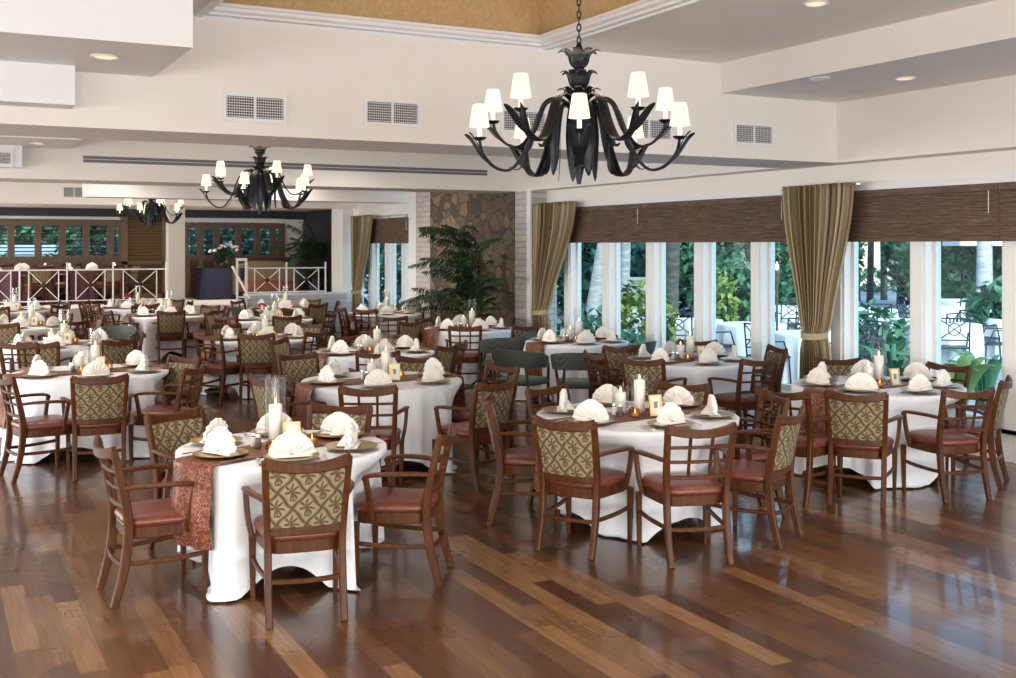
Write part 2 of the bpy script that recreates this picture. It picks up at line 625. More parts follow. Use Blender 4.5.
# far bays
c.box(XL, XW + 0.2, Y1, YH, ZC, ZC + 0.15)
c.box(XL, XW + 0.2, YH + 0.2, YB, ZB, ZB + 0.15)
struct('ceiling', c, M['ceil'], 'pale plaster ceiling')

# vault (hip shaped tray)
v = MB()
e = 0.9
mx = (VX0 + VX1) / 2; hw = (VX1 - VX0) / 2; zt = ZC + 0.06 + 1.57 * hw
z0 = ZC + 0.05
cr = [(VX0, VY0, z0), (VX1, VY0, z0), (VX1, VY1, z0), (VX0, VY1, z0)]
rd = [(mx, VY0 + hw, zt), (mx, VY1 - hw, zt)]
v.add(cr + rd, [(0, 1, 4), (1, 2, 5, 4), (2, 3, 5), (3, 0, 4, 5)])
o2 = [(p[0] + (0.1 if i in (1, 2) else -0.1), p[1] + (0.1 if i in (2, 3) else -0.1), p[2] + 0.06) for i, p in enumerate(cr)]
v.add(o2 + [(p[0], p[1], p[2] + 0.15) for p in rd], [(0, 4, 1), (1, 4, 5, 2), (2, 5, 3), (3, 5, 4, 0)])
struct('ceiling_vault', v, M['vault'], 'straw coloured hipped ceiling recess', 0.2)

# crown moulding round the vault
k = MB()
def crown(mb, pts_in, prof):
    rr = []
    for (off, z) in prof:
        rr.append([(VX0 - off, VY0 - off, z), (VX1 + off, VY0 - off, z), (VX1 + off, VY1 + off, z), (VX0 - off, VY1 + off, z)])
    mb.rings(rr, False, False)
prof = [(-0.10, ZC + 0.075), (-0.10, ZC + 0.05), (-0.085, ZC + 0.045), (-0.08, ZC + 0.02), (-0.05, ZC + 0.005), (-0.045, ZC - 0.012), (-0.005, ZC - 0.02), (0.0, ZC - 0.035), (0.05, ZC - 0.035), (0.05, ZC + 0.08)]
crown(k, None, prof)
struct('trim_1', k, M['white'], 'white crown moulding round the straw vault', 0.3)

# beams
struct('wall_beam', MB().box(XL, XW + 0.2, Y1, Y1b, ZB, ZC + 0.02), M['wall'], 'white dropped beam with air grilles across the room')
struct('wall_beam', MB().box(XL, XW + 0.2, Y2, Y2b, ZB, ZC + 0.02), M['wall'], 'second white dropped beam with a slot diffuser')
x3 = onY(86.5, 190, Y3).x
struct('wall_beam', MB().box(x3, XW + 0.2, Y3, Y3 + 0.6, ZB - 0.0, ZC + 0.02), M['wall'], 'third white dropped beam before the platform')
zh = onY(250, 207.0, YH).z
struct('wall_header', MB().box(XL, XW + 0.2, YH, YH + 0.35, zh, ZC + 0.02), M['wall'], 'white header over the raised platform')

# right soffits
X6 = 6.65 * S
s1 = MB().box(X6, XW + 0.2, YR, Y1, ZS, ZC + 0.01)
s1.box(XS, XW + 0.2, YR, Y1, ZB, ZS + 0.01)
struct('ceiling_soffit', s1, M['wall'], 'stepped white soffit over the windows')
s2 = MB().box(XS, XW + 0.2, Y1b, Y2, ZB, ZC)
s2.box(X6, XS + 0.01, Y1b, Y2, ZS, ZC)
struct('ceiling_soffit', s2, M['wall'], 'white soffit over the far windows')

# left stepped soffits
def leftblock(y1, x1, yf, xb, yb):
    b = MB().box(XL, x1, yf, y1, ZK, ZC + 0.005)
    struct('ceiling_soffit', b, M['white'], 'white stepped soffit block')
    b = MB().box(XL, xb, yb, y1, ZX, ZK + 0.005)
    struct('ceiling_soffit', b, M['white'], 'small white box soffit below the stepped block')
leftblock(Y1, 1.46 * S, 6.92 * S, 0.90 * S, 8.0 * S)
leftblock(Y2, 1.60 * S, 13.6 * S, 1.05 * S, 14.75 * S)

# right wall (header, base, mullions) -- window bays
wh = MB()
wh.box(XW, XW + 0.2, YR, Y2 + 0.1, BT + 0.06, ZB + 0.005)
wh.box(XW, XW + 0.2, YR, Y2 + 0.1, -0.0, SILL - 0.03)
wh.box(XW, XW + 0.2, Y2 + 4.0, YB, BT + 0.06, ZB + 0.005)
wh.box(XW, XW + 0.2, Y2 + 4.0, YB, -0.0, SILL - 0.03)
wh.box(XW, XW + 0.2, 24.3 * S, YB, SILL - 0.04, ZB)
wh.box(XW, XW + 0.2, Y3 + 0.5, YB, ZB, ZC + 0.1)
struct('wall_right', wh, M['wall'], 'white wall under and over the windows')
tm = MB().box(XW - 0.045, XW, YR, Y2, BT - 0.02, BT + 0.06)
tm.box(XW - 0.06, XW, YR, Y2, BT + 0.05, BT + 0.075)
struct('trim_2', tm, M['white'], 'white trim above the bamboo blinds')
bs = MB().box(XW - 0.02, XW, YR, Y2, 0, 0.13)
bs.box(XW - 0.014, XW, YR, Y2, 0.13, 0.15)
struct('baseboard_right', bs, M['white'], 'white baseboard under the windows')

mull = [14.08, 13.04, 11.98, 10.95, 9.89, 8.62, 7.57, 6.54, 5.50, 4.45, 3.40, 2.35, 1.3, 0.2, -1.0, -2.2, -3.4, -4.6]
mull = [y * S for y in mull]
def winbay(n, ya, yb, first=False):
    """one window: the mullion on its near side, sill, head and pane"""
    f = MB()
    wd = 0.19 * S
    f.box(XW, XW + 0.165, yb - wd, yb, SILL, BT + 0.03)            # mullion
    f.box(XW - 0.02, XW, yb - wd + 0.035, yb - 0.035, SILL, BT + 0.0)  # raised casing
    f.box(XW + 0.06, XW + 0.165, yb, yb + 0.05, SILL, BT)
    f.box(XW + 0.10, XW + 0.165, ya - wd - 0.045, ya - wd, SILL, BT)
    f.box(XW - 0.05, XW + 0.165, yb - wd, ya, SILL - 0.035, SILL)
    f.box(XW + 0.06, XW + 0.165, yb, ya - wd, SILL, SILL + 0.07)
    f.box(XW + 0.06, XW + 0.165, yb, ya - wd, BT - 0.06, BT + 0.05)
    o = struct('window_%d' % n, f, M['white'], 'white framed tall window')
    p = MB().box(XW + 0.118, XW + 0.124, yb, ya - wd, SILL + 0.02, BT)
    part('pane', p.mesh('pane', M['pane'], 0), o)
mm = [Y2 + 0.02] + mull
for i in range(len(mm) - 1):
    winbay(i + 1, mm[i], mm[i + 1])
# far window bay beyond the stone chimney breast
fy = [23.2 * S, 22.25 * S, 21.3 * S, 20.4 * S, 19.45 * S]
for i in range(4):
    winbay(40 + i, fy[i], fy[i + 1])
struct('wall_pier', MB().box(XS + 0.02, XW + 0.2, 23.2 * S, 23.95 * S, 0, ZB), M['white'], 'white pilaster beside the platform')
struct('wall_pier', MB().box(XS, XW + 0.2, 19.05 * S, 19.4 * S, 0, ZC), M['white'], 'white window jamb post beside the chimney')

# chimney breast
ya, yb, yc, yd = 14.6 * S, 15.12 * S, 18.35 * S, 19.05 * S
struct('chimney_wall', MB().box(XS - 0.02, XW + 0.19, yb, yc, 0, ZC), M['stone'], 'rough brown field stone chimney wall behind the palm')
struct('chimney_wall', MB().box(XS, XW + 0.19, ya, yb, 0, ZB), M['brick'], 'white painted brick edge, window side of the stone')
struct('chimney_wall', MB().box(XS, XW + 0.19, yc, yd, 0, ZC), M['brick'], 'white painted brick edge, far side of the stone')
struct('trim_3', MB().box(XS - 0.03, XS, ya - 0.02, ya + 0.1, 0, ZB), M['white'], 'white corner board of the brick')

# far end: platform, back wall, header pillar
struct('platform_floor', MB().box(XL, XW, YH + 0.15, YB, 0, ZP), M['carpet'], 'raised carpeted platform')
bw = MB()
wn = MB().box(XL, XW, YB - 0.01, YB + 0.19, ZP, onY(60, 259, YB).z - 0.05)
struct('wall_wainscot', wn, M['brown_frame'], 'brown wainscot under the back windows')
bw.box(XL, XW + 0.2, YB, YB + 0.2, onY(60, 219, YB).z, ZC)
xa = onY(185, 250, YB).x; xb_ = onY(282, 250, YB).x; xp0 = onY(121, 250, YB).x; xp1 = onY(168, 250, YB).x
bw.box(xp0, xa, YB, YB + 0.2, 1.5, 2.9)
bw.box(xb_, XW + 0.2, YB, YB + 0.2, 1.5, 2.9)
struct('wall_back', bw, M['wall'], 'back wall of the platform')
zs0, zs1 = onY(60, 259, YB).z, onY(60, 219.5, YB).z
tr = MB().box(XL, XW, YB - 0.05, YB, zs0 - 0.06, zs0 + 0.02)
struct('trim_4', tr, M['brown_frame'], 'brown chair rail along the back wall')
tr = MB().box(XL, xp0, YB - 0.07, YB, zs1, zs1 + 0.07)
tr.box(xa, XW, YB - 0.06, YB, zs1 - 0.03, zs1 + 0.06)
struct('trim_5', tr, M['white'], 'white head trim over the back windows')
tr = MB().box(xp0, XW, YB - 0.25, YB, zs1 + 0.08, zs1 + 0.27)  # near-black band above the window heads
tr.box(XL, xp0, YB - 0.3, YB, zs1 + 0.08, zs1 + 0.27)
struct('trim_6', tr, M['dark_wall'], 'dark band over the back windows')
px0 = onY(169, 250, YH).x; px1 = onY(185, 250, YH).x
pl = MB().box(px0, px1, YH, YH + 0.35, 0, zh + 0.01)
pl.box(px0 - 0.02, px1 + 0.02, YH - 0.02, YH + 0.37, 0, 0.16)
struct('pillar', pl, mat('pillar_paint', (0.62, 0.58, 0.53), 0.6), 'square white pillar at the end of the railing')
# near-black sheet along the platform side behind the palm
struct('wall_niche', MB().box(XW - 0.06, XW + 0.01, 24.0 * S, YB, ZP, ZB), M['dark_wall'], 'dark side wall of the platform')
# clapboard front
cx0 = onY(248, 292, YH).x; cx1 = XS + 0.05
zcw = onY(300, 293, YH).z
cl = MB().box(cx0, cx1, YH, YH + 0.16, 0, zcw - 0.04)
struct('wall_clapboard', cl, M['siding'], 'low white clapboard wall at the platform edge')
cl = MB().box(cx0 - 0.05, cx1, YH - 0.05, YH + 0.2, zcw - 0.04, zcw)
struct('trim_7', cl, M['white'], 'white cap board of the clapboard wall')
# steps
stx0, stx1 = px1 + 0.05, cx0 - 0.08
st = MB().box(stx0, stx1, YH - 0.55, YH + 0.2, 0, ZP / 3)
st.box(stx0, stx1, YH - 0.25, YH + 0.2, ZP / 3, ZP * 2 / 3)
st.box(stx0, stx1, YH - 0.02, YH + 0.2, ZP * 2 / 3, ZP)
struct('floor_steps', st, M['carpet'], 'carpeted steps up to the platform')

# back shuttered windows
def shutter_window(n, xx, z0w, z1w, label, solid_low=None):
    f = MB()
    x0, x1 = xx[0], xx[-1]
    for i, x in enumerate(xx):
        f.box(x - 0.075, x + 0.075, YB - 0.09, YB + 0.03, z0w, z1w)
    f.box(x0 - 0.08, x1 + 0.08, YB - 0.10, YB + 0.035, z1w - 0.14, z1w + 0.004)
    f.box(x0 - 0.08, x1 + 0.08, YB - 0.10, YB + 0.035, z0w - 0.004, z0w + 0.07)
    o = struct('window_%d' % n, f, M['brown_frame'], label)
    for i in range(len(xx) - 1):
        lv = MB()
        z = z0w + 0.1
        while z < z1w - 0.16:
            lv.sweep([(xx[i] + 0.07, YB - 0.01, z), (xx[i + 1] - 0.07, YB - 0.01, z)], 0.055, 0.008, up=(0, 0.42, 1))
            z += 0.085
        part('louver', lv.mesh('louver', M['brown_frame'], 0.3), o)
    p = MB().box(x0, x1, YB + 0.06, YB + 0.066, z0w, z1w)
    part('pane', p.mesh('pane', M['pane'], 0), o)
lx = [onY(p, 240, YB).x for p in (-40, -14, 11, 38, 62, 86, 110, 121)]
shutter_window(60, lx, zs0, zs1, 'brown shuttered window on the left of the back wall')
rx = [onY(p, 240, YB).x for p in (185, 200, 216, 238, 257, 272, 281)]
shutter_window(61, rx, zs0, zs1 - 0.05, 'brown shuttered window behind the buffet')
# closed tan louvered panel
pn = thing('louvered_shutter', 'closed tan louvered shutter panel left of the white pillar', 'shutter', (0, 0, 0))
f = MB()
zpt = onY(140, 205, YB).z
f.box(xp0, xp0 + 0.14, YB - 0.12, YB - 0.03, ZP, 2.85); f.box(xp1 - 0.16, xp1, YB - 0.12, YB - 0.03, ZP, 2.85)
f.box(xp0, xp1, YB - 0.12, YB - 0.03, 2.72, 2.85); f.box(xp0, xp1, YB - 0.12, YB - 0.03, ZP, ZP + 0.12)
f.box(xp0, xp1, YB - 0.12, YB - 0.03, 1.52, 1.60)
part('frame', f.mesh('frame', M['brown_panel'], 0.4), pn)
f = MB(); z = ZP + 0.16
while z < 2.7:
    f.sweep([(xp0 + 0.13, YB - 0.07, z), (xp1 - 0.15, YB - 0.07, z)], 0.09, 0.012, up=(0, 0.75, 0.66)); z += 0.075
part('slats', f.mesh('slats', M['brown_panel'], 0.4), pn)
f = MB()
pr = [onY(p, 250, YB).x for p in (187, 200, 216)]
for i in range(2):
    z = ZP + 0.2
    while z < zs0 - 0.1:
        f.sweep([(pr[i] + 0.07, YB - 0.05, z), (pr[i + 1] - 0.05, YB - 0.05, z)], 0.08, 0.012, up=(0, 0.75, 0.66)); z += 0.075
for x in pr:
    f.box(x - 0.06, x + 0.06, YB - 0.09, YB - 0.02, ZP, zs0)
single('louvered_shutter', f.mesh('lower_shutter', M['brown_frame'], 0.4), 'brown lower louvered shutters beside the navy buffet', 'shutter')

# enclosing walls out of frame with their windows, far left ones added for light
rw = MB()
rw.box(XL, XW + 0.2, YR - 0.2, YR, 0, 0.4); rw.box(XL, XW + 0.2, YR - 0.2, YR, 2.75, ZC)
for i in range(8):
    x = XL + i * (XW - XL) / 7
    rw.box(x - 0.12, x + 0.12, YR - 0.2, YR, 0.4, 2.75)
struct('wall_rear', rw, M['wall'], 'window wall behind the camera')
lw = MB()
lw.box(XL - 0.2, XL, YR, YB, 0, 0.5); lw.box(XL - 0.2, XL, YR, YB, 2.6, ZC)
for i in range(14):
    y = YR + i * (YB - YR) / 13
    lw.box(XL - 0.2, XL, y - 0.12, y + 0.12, 0.5, 2.6)
struct('wall_left', lw, M['wall'], 'left wall with windows near the camera')

# ================================================================== fixtures on ceiling and beams
def vent(x0, x1, z0, z1, Y, label, group):
    t = thing('air_vent', label, 'air vent', ((x0 + x1) / 2, Y, (z0 + z1) / 2), 0, group)
    w, h = (x1 - x0) / 2, (z1 - z0) / 2
    f = MB(); b = 0.03
    f.box(-w, w, -0.022, 0, h - b, h); f.box(-w, w, -0.022, 0, -h, -h + b)
    f.box(-w, -w + b, -0.022, 0, -h + b, h - b); f.box(w - b, w, -0.022, 0, -h + b, h - b)
    f.box(-0.009, 0.009, -0.022, 0, -h + b, h - b)
    part('frame', f.mesh('frame', M['white'], 0), t)
    part('backing', MB().box(-w + b, w - b, -0.004, -0.001, -h + b, h - b).mesh('backing', M['black'], 0), t)
    g = MB()
    n = 8
    for i in range(n):
        z = -h + b + (2 * h - 2 * b) * (i + 0.5) / n
        g.box(-w + b, w - b, -0.014, -0.008, z - 0.0024, z + 0.0024)
    for i in range(24):
        x = -w + b + (2 * w - 2 * b) * (i + 0.5) / 24
        g.box(x - 0.0013, x + 0.0013, -0.010, -0.005, -h + b, h - b)
    part('grille', g.mesh('grille', M['white'], 0), t)
vp = [(222, 286.5, 94.5, 121.5, 'double air grille on the beam, nearest the stepped soffit'),
      (363, 420, 100.5, 125.5, 'double air grille on the beam, second from the left end'),
      (500, 547, 109, 134, 'double air grille on the beam, half hidden by chandelier lamps'),
      (624, 672, 117.5, 141, 'double air grille on the beam, behind the right chandelier lamps'),
      (733, 773, 123.5, 145.5, 'double air grille on the beam, nearest the windows')]
for a, b, y0, y1, lb in vp:
    p0 = onY(a, y0, Y1); p1 = onY(b, y1, Y1)
    zc = (onY((a + b) / 2, (y0 + y1) / 2, Y1)).z
    vent(p0.x, p1.x, zc - 0.115, zc + 0.115, Y1, lb, 'air grilles on the first beam')
p0 = onY(62, 192, YH); p1 = onY(86, 192, YH)
vent(p0.x, p1.x, p0.z - 0.13, p0.z + 0.13, YH, 'small air grille on the far header above the railing', 'far grilles')
p0 = onY(0, 158, 14.75 * S); p1 = onY(13, 158, 14.75 * S)
vent(p0.x - 0.3, p1.x, p0.z - 0.1, p0.z + 0.1, 14.75 * S, 'air grille on the small white box at left edge', 'far grilles')
# slot diffuser
p0 = onY(83, 159, Y2); p1 = onY(487, 171.5, Y2)
t = thing('slot_diffuser', 'long grey slot diffuser along the second beam', 'air vent', (0, 0, 0))
part('slot', MB().box(p0.x, p1.x, Y2 - 0.01, Y2 - 0.002, p0.z - 0.045, p0.z + 0.045).mesh('slot', mat('slot_grey', (0.16, 0.15, 0.15), 0.5), 0), t)
f = MB()
f.box(p0.x, p1.x, Y2 - 0.016, Y2, p0.z + 0.045, p0.z + 0.055); f.box(p0.x, p1.x, Y2 - 0.016, Y2, p0.z - 0.055, p0.z - 0.045); f.box(p0.x, p1.x, Y2 - 0.016, Y2 - 0.008, p0.z - 0.003, p0.z + 0.003)
part('frame', f.mesh('frame', M['white'], 0), t)

def downlight(px, py, z, label, lit=True):
    p = onZ(px, py, z)
    t = thing('recessed_downlight', label, 'ceiling light', (p.x, p.y, z), 0, 'recessed downlights')
    f = MB().lathe([(0.095, -0.001), (0.097, -0.008), (0.088, -0.014), (0.075, -0.010), (0.072, -0.002)], 28, cap0=False, cap1=False)
    part('trim_ring', f.mesh('trim_ring', M['white'], 0.6), t)
    part('bulb', MB().lathe([(0.072, -0.003), (0.06, -0.006), (0.03, -0.010)], 24).mesh('bulb', M['lens'] if lit else M['white'], 0.6), t)
    if lit:
        l = bpy.data.lights.new('downlight', 'SPOT'); l.energy = 30; l.color = (1, 0.8, 0.6); l.spot_size = 1.9; l.spot_blend = 0.8; l.shadow_soft_size = 0.07
        lo = link(bpy.data.objects.new('ceiling_spot_lamp', l)); lo.location = (p.x, p.y, z - 0.03)
downlight(816, 3, ZC, 'round recessed downlight in the flat ceiling at the top edge')
downlight(905, 78, ZS, 'lit round downlight under the window soffit')
downlight(820, 78, ZS, 'dark round ceiling fitting in the window soffit', False)
downlight(105, 56, ZK, 'lit round downlight under the big stepped soffit')
downlight(38, 143, ZK, 'lit round downlight under the far stepped soffit')

# ================================================================== window dressing
def blind(y0, y1, label):
    t = thing('bamboo_blind', label, 'blind', (XW - 0.05, (y0 + y1) / 2, 0), 0, 'half-lowered bamboo blinds')
    w = (y1 - y0) / 2
    b = MB(); n = 60
    rr = []
    for i in range(n + 1):
        z = BB + (BT - BB) * i / n
        dx = 0.004 * sin(i * 1.9)
        rr.append([(dx - 0.006, -w, z), (dx + 0.006, -w, z), (dx + 0.006, w, z), (dx - 0.006, w, z)])
    b.rings(rr)
    part('shade_panel', b.mesh('shade_panel', M['blind'], 0.9), t)
    part('bottom_rail', MB().bbox(-0.014, 0.014, -w, w, BB - 0.012, BB + 0.018).mesh('bottom_rail', M['blind'], 0.4), t)
    part('valance', MB().bbox(-0.03, 0.02, -w, w, BT - 0.07, BT - 0.005).mesh('valance', M['blind'], 0.4), t)
    cd = MB().tube([(-0.025, -w + 0.1, BT - 0.05), (-0.025, -w + 0.1, BB + 0.25)], 0.004, 6)
    part('cord', cd.mesh('cord', M['white'], 0.6), t)
sy1, sy2 = 11.97 * S, 6.53 * S
blind(sy1 + 0.002, 14.45 * S, 'brown bamboo blind beside the far striped curtain')
blind(9.2 * S, sy1 - 0.002, 'brown bamboo blind left of the tied-back curtain')
blind(sy2 + 0.002, 9.18 * S, 'brown bamboo blind right of the tied-back curtain')
blind(3.9 * S, sy2 - 0.002, 'brown bamboo blind at the right edge, mostly cut off')
blind(19.9 * S, 23.0 * S, 'brown bamboo blind in the far window beyond the stone')

def curtain(yc, half, ztop, ztie, shift, label, nfold=13, tie=0.17, x=XW - 0.22):
    """yc centre along the wall, shift moves the tied waist"""
    t = thing('curtain', label, 'curtain', (x, yc, 0))
    nu, nv = nfold * 10, 44
    b = MB(); across = []
    for j in range(nv + 1):
        z = ztop * (1 - j / nv) + 0.02 * (j / nv)
        if z > ztie:
            q = (ztop - z) / (ztop - ztie)
            k = q * q * (3 - 2 * q) * 0.75 + 0.25 * q * q
            w = half * (1 - k) + tie * half * k * 1.7
            cy = shift * k
        else:
            q = (ztie - z) / ztie
            w = half * tie * 1.7 + (0.42 * half - tie * half * 1.7) * min(1, q * 1.6)
            cy = shift
        amp = 0.055 if z > ztie else 0.05
        near = math.exp(-((z - ztie) / 0.10) ** 2)
        w *= (1 - 0.16 * near)
        for i in range(nu + 1):
            s_ = i / nu
            ph = 2 * pi * nfold * s_
            yy = cy + (s_ * 2 - 1) * w + 0.35 * (w / nfold) * sin(2 * ph)
            xx = amp * sin(ph + 0.8 * sin(7 * s_)) * (1 - 0.4 * near) - 0.05 * near * (1 - (2 * s_ - 1) ** 2)
            b.v.append((xx, yy, z)); across.append(s_)
    for j in range(nv):
        for i in range(nu):
            a = j * (nu + 1) + i
            b.f.append((a, a + 1, a + nu + 2, a + nu + 1))
    me = b.mesh('drape', M['stripe'], 0)
    me.polygons.foreach_set('use_smooth', [True] * len(me.polygons))
    at = me.attributes.new('across', 'FLOAT', 'POINT'); at.data.foreach_set('value', across)
    o = part('drape', me, t)
    sm = o.modifiers.new('thick', 'SOLIDIFY'); sm.thickness = 0.004
    # tie band
    tb = MB(); rr = []
    w = half * tie * 1.7 * 0.84
    for i in range(25):
        a = 2 * pi * i / 24
        rr.append((0.09 * cos(a) - 0.03, shift + (w + 0.015) * sin(a), ztie + 0.02 * cos(a)))
    tb.sweep(rr, 0.012, 0.07)
    part('tieback', tb.mesh('tieback', M['stripe'], 0.6), t)
    return t
pa = onX(785, 185, XW - 0.22); pb = onX(852, 184, XW - 0.22)
zct = (pa.z + pb.z) / 2
curtain((pa.y + pb.y) / 2, abs(pa.y - pb.y) / 2, zct, 1.02, 0.02, 'gold striped curtain tied back between the near windows', 12, 0.22)
pa2 = onX(536, 202, XW - 0.22); pb2 = onX(574, 204, XW - 0.22)
curtain((pa2.y + pb2.y) / 2, abs(pa2.y - pb2.y) / 2, zct, 0.95, 0.42, 'gold striped curtain beside the white brick edge', 11, 0.22)
pa3 = onX(352.5, 216, XW - 0.22); pb3 = onX(371, 216, XW - 0.22)
curtain((pa3.y + pb3.y) / 2, abs(pa3.y - pb3.y) / 2, zct, 0.95, 0.28, 'gold striped curtain at the far window by the platform', 10, 0.22)
def rod(y0, y1, label):
    t = thing('curtain_rod', label, 'curtain rod', (XW - 0.2, 0, zct - 0.02))
    part('rod', MB().tube([(0, y0, 0), (0, y1, 0)], 0.016, 10).mesh('rod', M['silver'], 0.6), t)
    for y in (y0, y1):
        part('finial', MB().lathe([(0.01, -0.025), (0.026, -0.01), (0.026, 0.01), (0.01, 0.025)], 12).xf(Matrix.Translation((0, y, 0))).mesh('finial', M['silver'], 0.6), t)
    part('bracket', MB().box(0, 0.2, y0 + 0.05, y0 + 0.07, -0.012, 0.012).mesh('bracket', M['silver'], 0), t)
rod(pb.y - 0.07, pa.y + 0.05, 'short silver curtain rod holding the near tied curtain')

# ================================================================== chairs
def ypost(z):
    P = [(0, -0.285), (0.20, -0.232), (0.42, -0.208), (0.60, -0.228), (0.875, -0.292)]
    for (a, ya_), (b, yb_) in zip(P, P[1:]):
        if z <= b:
            return ya_ + (yb_ - ya_) * (z - a) / (b - a)
    return P[-1][1]


def xpost(z):
    return 0.197 + (0.022 * max(0, z - 0.42) / 0.45)


def bowed(z, x0, x1, bow, n=9, up=0.0):
    r = []
    for i in range(n):
        q = i / (n - 1); k = 1 - (2 * q - 1) ** 2
        r.append((x0 + (x1 - x0) * q, ypost(z) - bow * k, z - up * k))
    return r


def cushion(a, b, yc, z0, layers, n=5.0, seg=44, taper=0.10):
    mb = MB(); rr = []
    for sc, z in layers:
        ring = []
        for k_ in range(seg):
            t = 2 * pi * k_ / seg
            ct, st_ = cos(t), sin(t)
            x = a * (abs(ct) ** (2 / n)) * (1 if ct >= 0 else -1)
            y = b * (abs(st_) ** (2 / n)) * (1 if st_ >= 0 else -1)
            x *= 1 + taper * (y / b)
            ring.append((x * sc, yc + y * sc, z0 + z))
        rr.append(ring)
    mb.rings(rr)
    return mb


def chair_proto(kind):
    W = M['wood']; parts = []
    parts.append(('seat_cushion', cushion(0.225, 0.225, 0.005, 0.425, [(0.95, 0.0), (0.995, 0.010), (1.01, 0.024), (0.99, 0.040), (0.93, 0.053), (0.75, 0.063), (0.4, 0.068), (0.05, 0.069)]).mesh('seat_cushion', M['leather'], 0.9)))
    parts.append(('seat_frame', cushion(0.222, 0.222, 0.005, 0.36, [(0.97, 0.0), (0.985, 0.006), (0.985, 0.06), (0.97, 0.066)]).mesh('seat_frame', W, 0.5)))
    for s_ in (-1, 1):
        pts = smoothpath([(s_ * 0.197, ypost(0), 0), (s_ * 0.197, ypost(0.2), 0.2), (s_ * 0.197, ypost(0.42), 0.42), (s_ * xpost(0.6), ypost(0.6), 0.6), (s_ * xpost(0.875), ypost(0.875), 0.872)], 4)
        n = len(pts)
        hh = [0.038 + 0.014 * sin(pi * min(1, i / (n - 1) * 1.1)) for i in range(n)]
        parts.append(('leg', MB().sweep(pts, 0.038, hh, up=(0, 1, 0), c=0.18).mesh('rear_leg', W, 0.6)))
        fl = [(s_ * 0.232, 0.205, 0), (s_ * 0.235, 0.207, 0.2), (s_ * 0.236, 0.207, 0.37)]
        parts.append(('leg', MB().sweep(fl, [0.026, 0.034, 0.040], [0.026, 0.034, 0.040], up=(0, 1, 0), c=0.18).mesh('front_leg', W, 0.6)))
        ar = smoothpath([(s_ * 0.207, ypost(0.655), 0.652), (s_ * 0.245, -0.14, 0.662), (s_ * 0.277, -0.02, 0.664), (s_ * 0.284, 0.08, 0.660), (s_ * 0.280, 0.135, 0.648), (s_ * 0.277, 0.152, 0.628)], 4)
        n = len(ar)
        arm = MB().sweep(ar, [0.030 + 0.018 * sin(pi * i / (n - 1)) for i in range(n)], 0.024, c=0.3)
        ap = smoothpath([(s_ * 0.278, 0.140, 0.645), (s_ * 0.277, 0.128, 0.58), (s_ * 0.266, 0.112, 0.47), (s_ * 0.246, 0.105, 0.385)], 4)
        arm.sweep(ap, 0.030, 0.034, up=(0, 1, 0), c=0.2)
        parts.append(('armrest', arm.mesh('armrest', W, 0.6)))
        ss = smoothpath([(s_ * 0.234, 0.206, 0.245), (s_ * 0.225, 0.05, 0.232), (s_ * 0.205, -0.12, 0.228), (s_ * 0.197, -0.235, 0.232)], 3)
        parts.append(('stretcher', MB().sweep(ss, 0.022, 0.026, c=0.2).mesh('stretcher', W, 0.6)))
    parts.append(('stretcher', MB().sweep([(-0.2, -0.232, 0.225), (-0.1, -0.247, 0.222), (0, -0.252, 0.221), (0.1, -0.247, 0.222), (0.2, -0.232, 0.225)], 0.022, 0.026, c=0.2).mesh('stretcher', W, 0.6)))
    xp = xpost(0.85)
    tr_ = bowed(0.862, -xp - 0.010, xp + 0.010, 0.045, 11, 0.030)
    parts.append(('top_rail', MB().sweep(tr_, 0.028, [0.052 + 0.012 * abs(i / 5 - 1) for i in range(11)], c=0.2).mesh('top_rail', W, 0.6)))
    if kind == 'A':
        lt = MB()
        for z, h_ in ((0.742, 0.020), (0.648, 0.020), (0.548, 0.026)):
            xq = xpost(z)
            lt.sweep(bowed(z, -xq, xq, 0.028), 0.018, h_, c=0.2)
        for fx in (-0.34, 0.34):
            pp = []
            for i in range(7):
                z = 0.545 + 0.275 * i / 6; x = fx * xpost(z)
                pp.append((x, ypost(z) - 0.028 * (1 - fx * fx), z))
            lt.sweep(pp, 0.020, 0.016, up=(0, 1, 0), c=0.2)
        parts.append(('backrest_lattice', lt.mesh('backrest_lattice', W, 0.6)))
    else:
        lr = MB().sweep(bowed(0.485, -xpost(0.485), xpost(0.485), 0.022), 0.026, 0.05, c=0.2)
        parts.append(('lower_rail', lr.mesh('lower_rail', W, 0.6)))
        pn_ = MB(); nx, nz = 12, 10
        def surf(side):
            g = []
            for j in range(nz + 1):
                z = 0.508 + (0.812 - 0.508) * j / nz
                row = []
                for i in range(nx + 1):
                    q = i / nx * 2 - 1
                    x = q * (xpost(z) - 0.012)
                    puff = 0.014 + 0.012 * (1 - q ** 4) * (1 - (2 * j / nz - 1) ** 4)
                    row.append((x, ypost(z) - 0.026 * (1 - q * q) + side * puff, z))
                g.append(row)
            return g
        for side in (-1, 1):
            g = surf(side); o_ = len(pn_.v)
            for row in g:
                pn_.v += row
            for j in range(nz):
                for i in range(nx):
                    a_ = o_ + j * (nx + 1) + i
                    q_ = (a_, a_ + 1, a_ + nx + 2, a_ + nx + 1)
                    pn_.f.append(q_ if side < 0 else q_[::-1])
        NN = (nx + 1) * (nz + 1)
        rim = [i for i in range(nx + 1)] + [j * (nx + 1) + nx for j in range(1, nz + 1)] + [nz * (nx + 1) + i for i in range(nx - 1, -1, -1)] + [j * (nx + 1) for j in range(nz - 1, 0, -1)]
        for a_, b_ in zip(rim, rim[1:] + rim[:1]):
            pn_.f.append((b_, a_, a_ + NN, b_ + NN))
        parts.append(('backrest_panel', pn_.mesh('backrest_panel', M['tapestry'], 0.9)))
    return parts


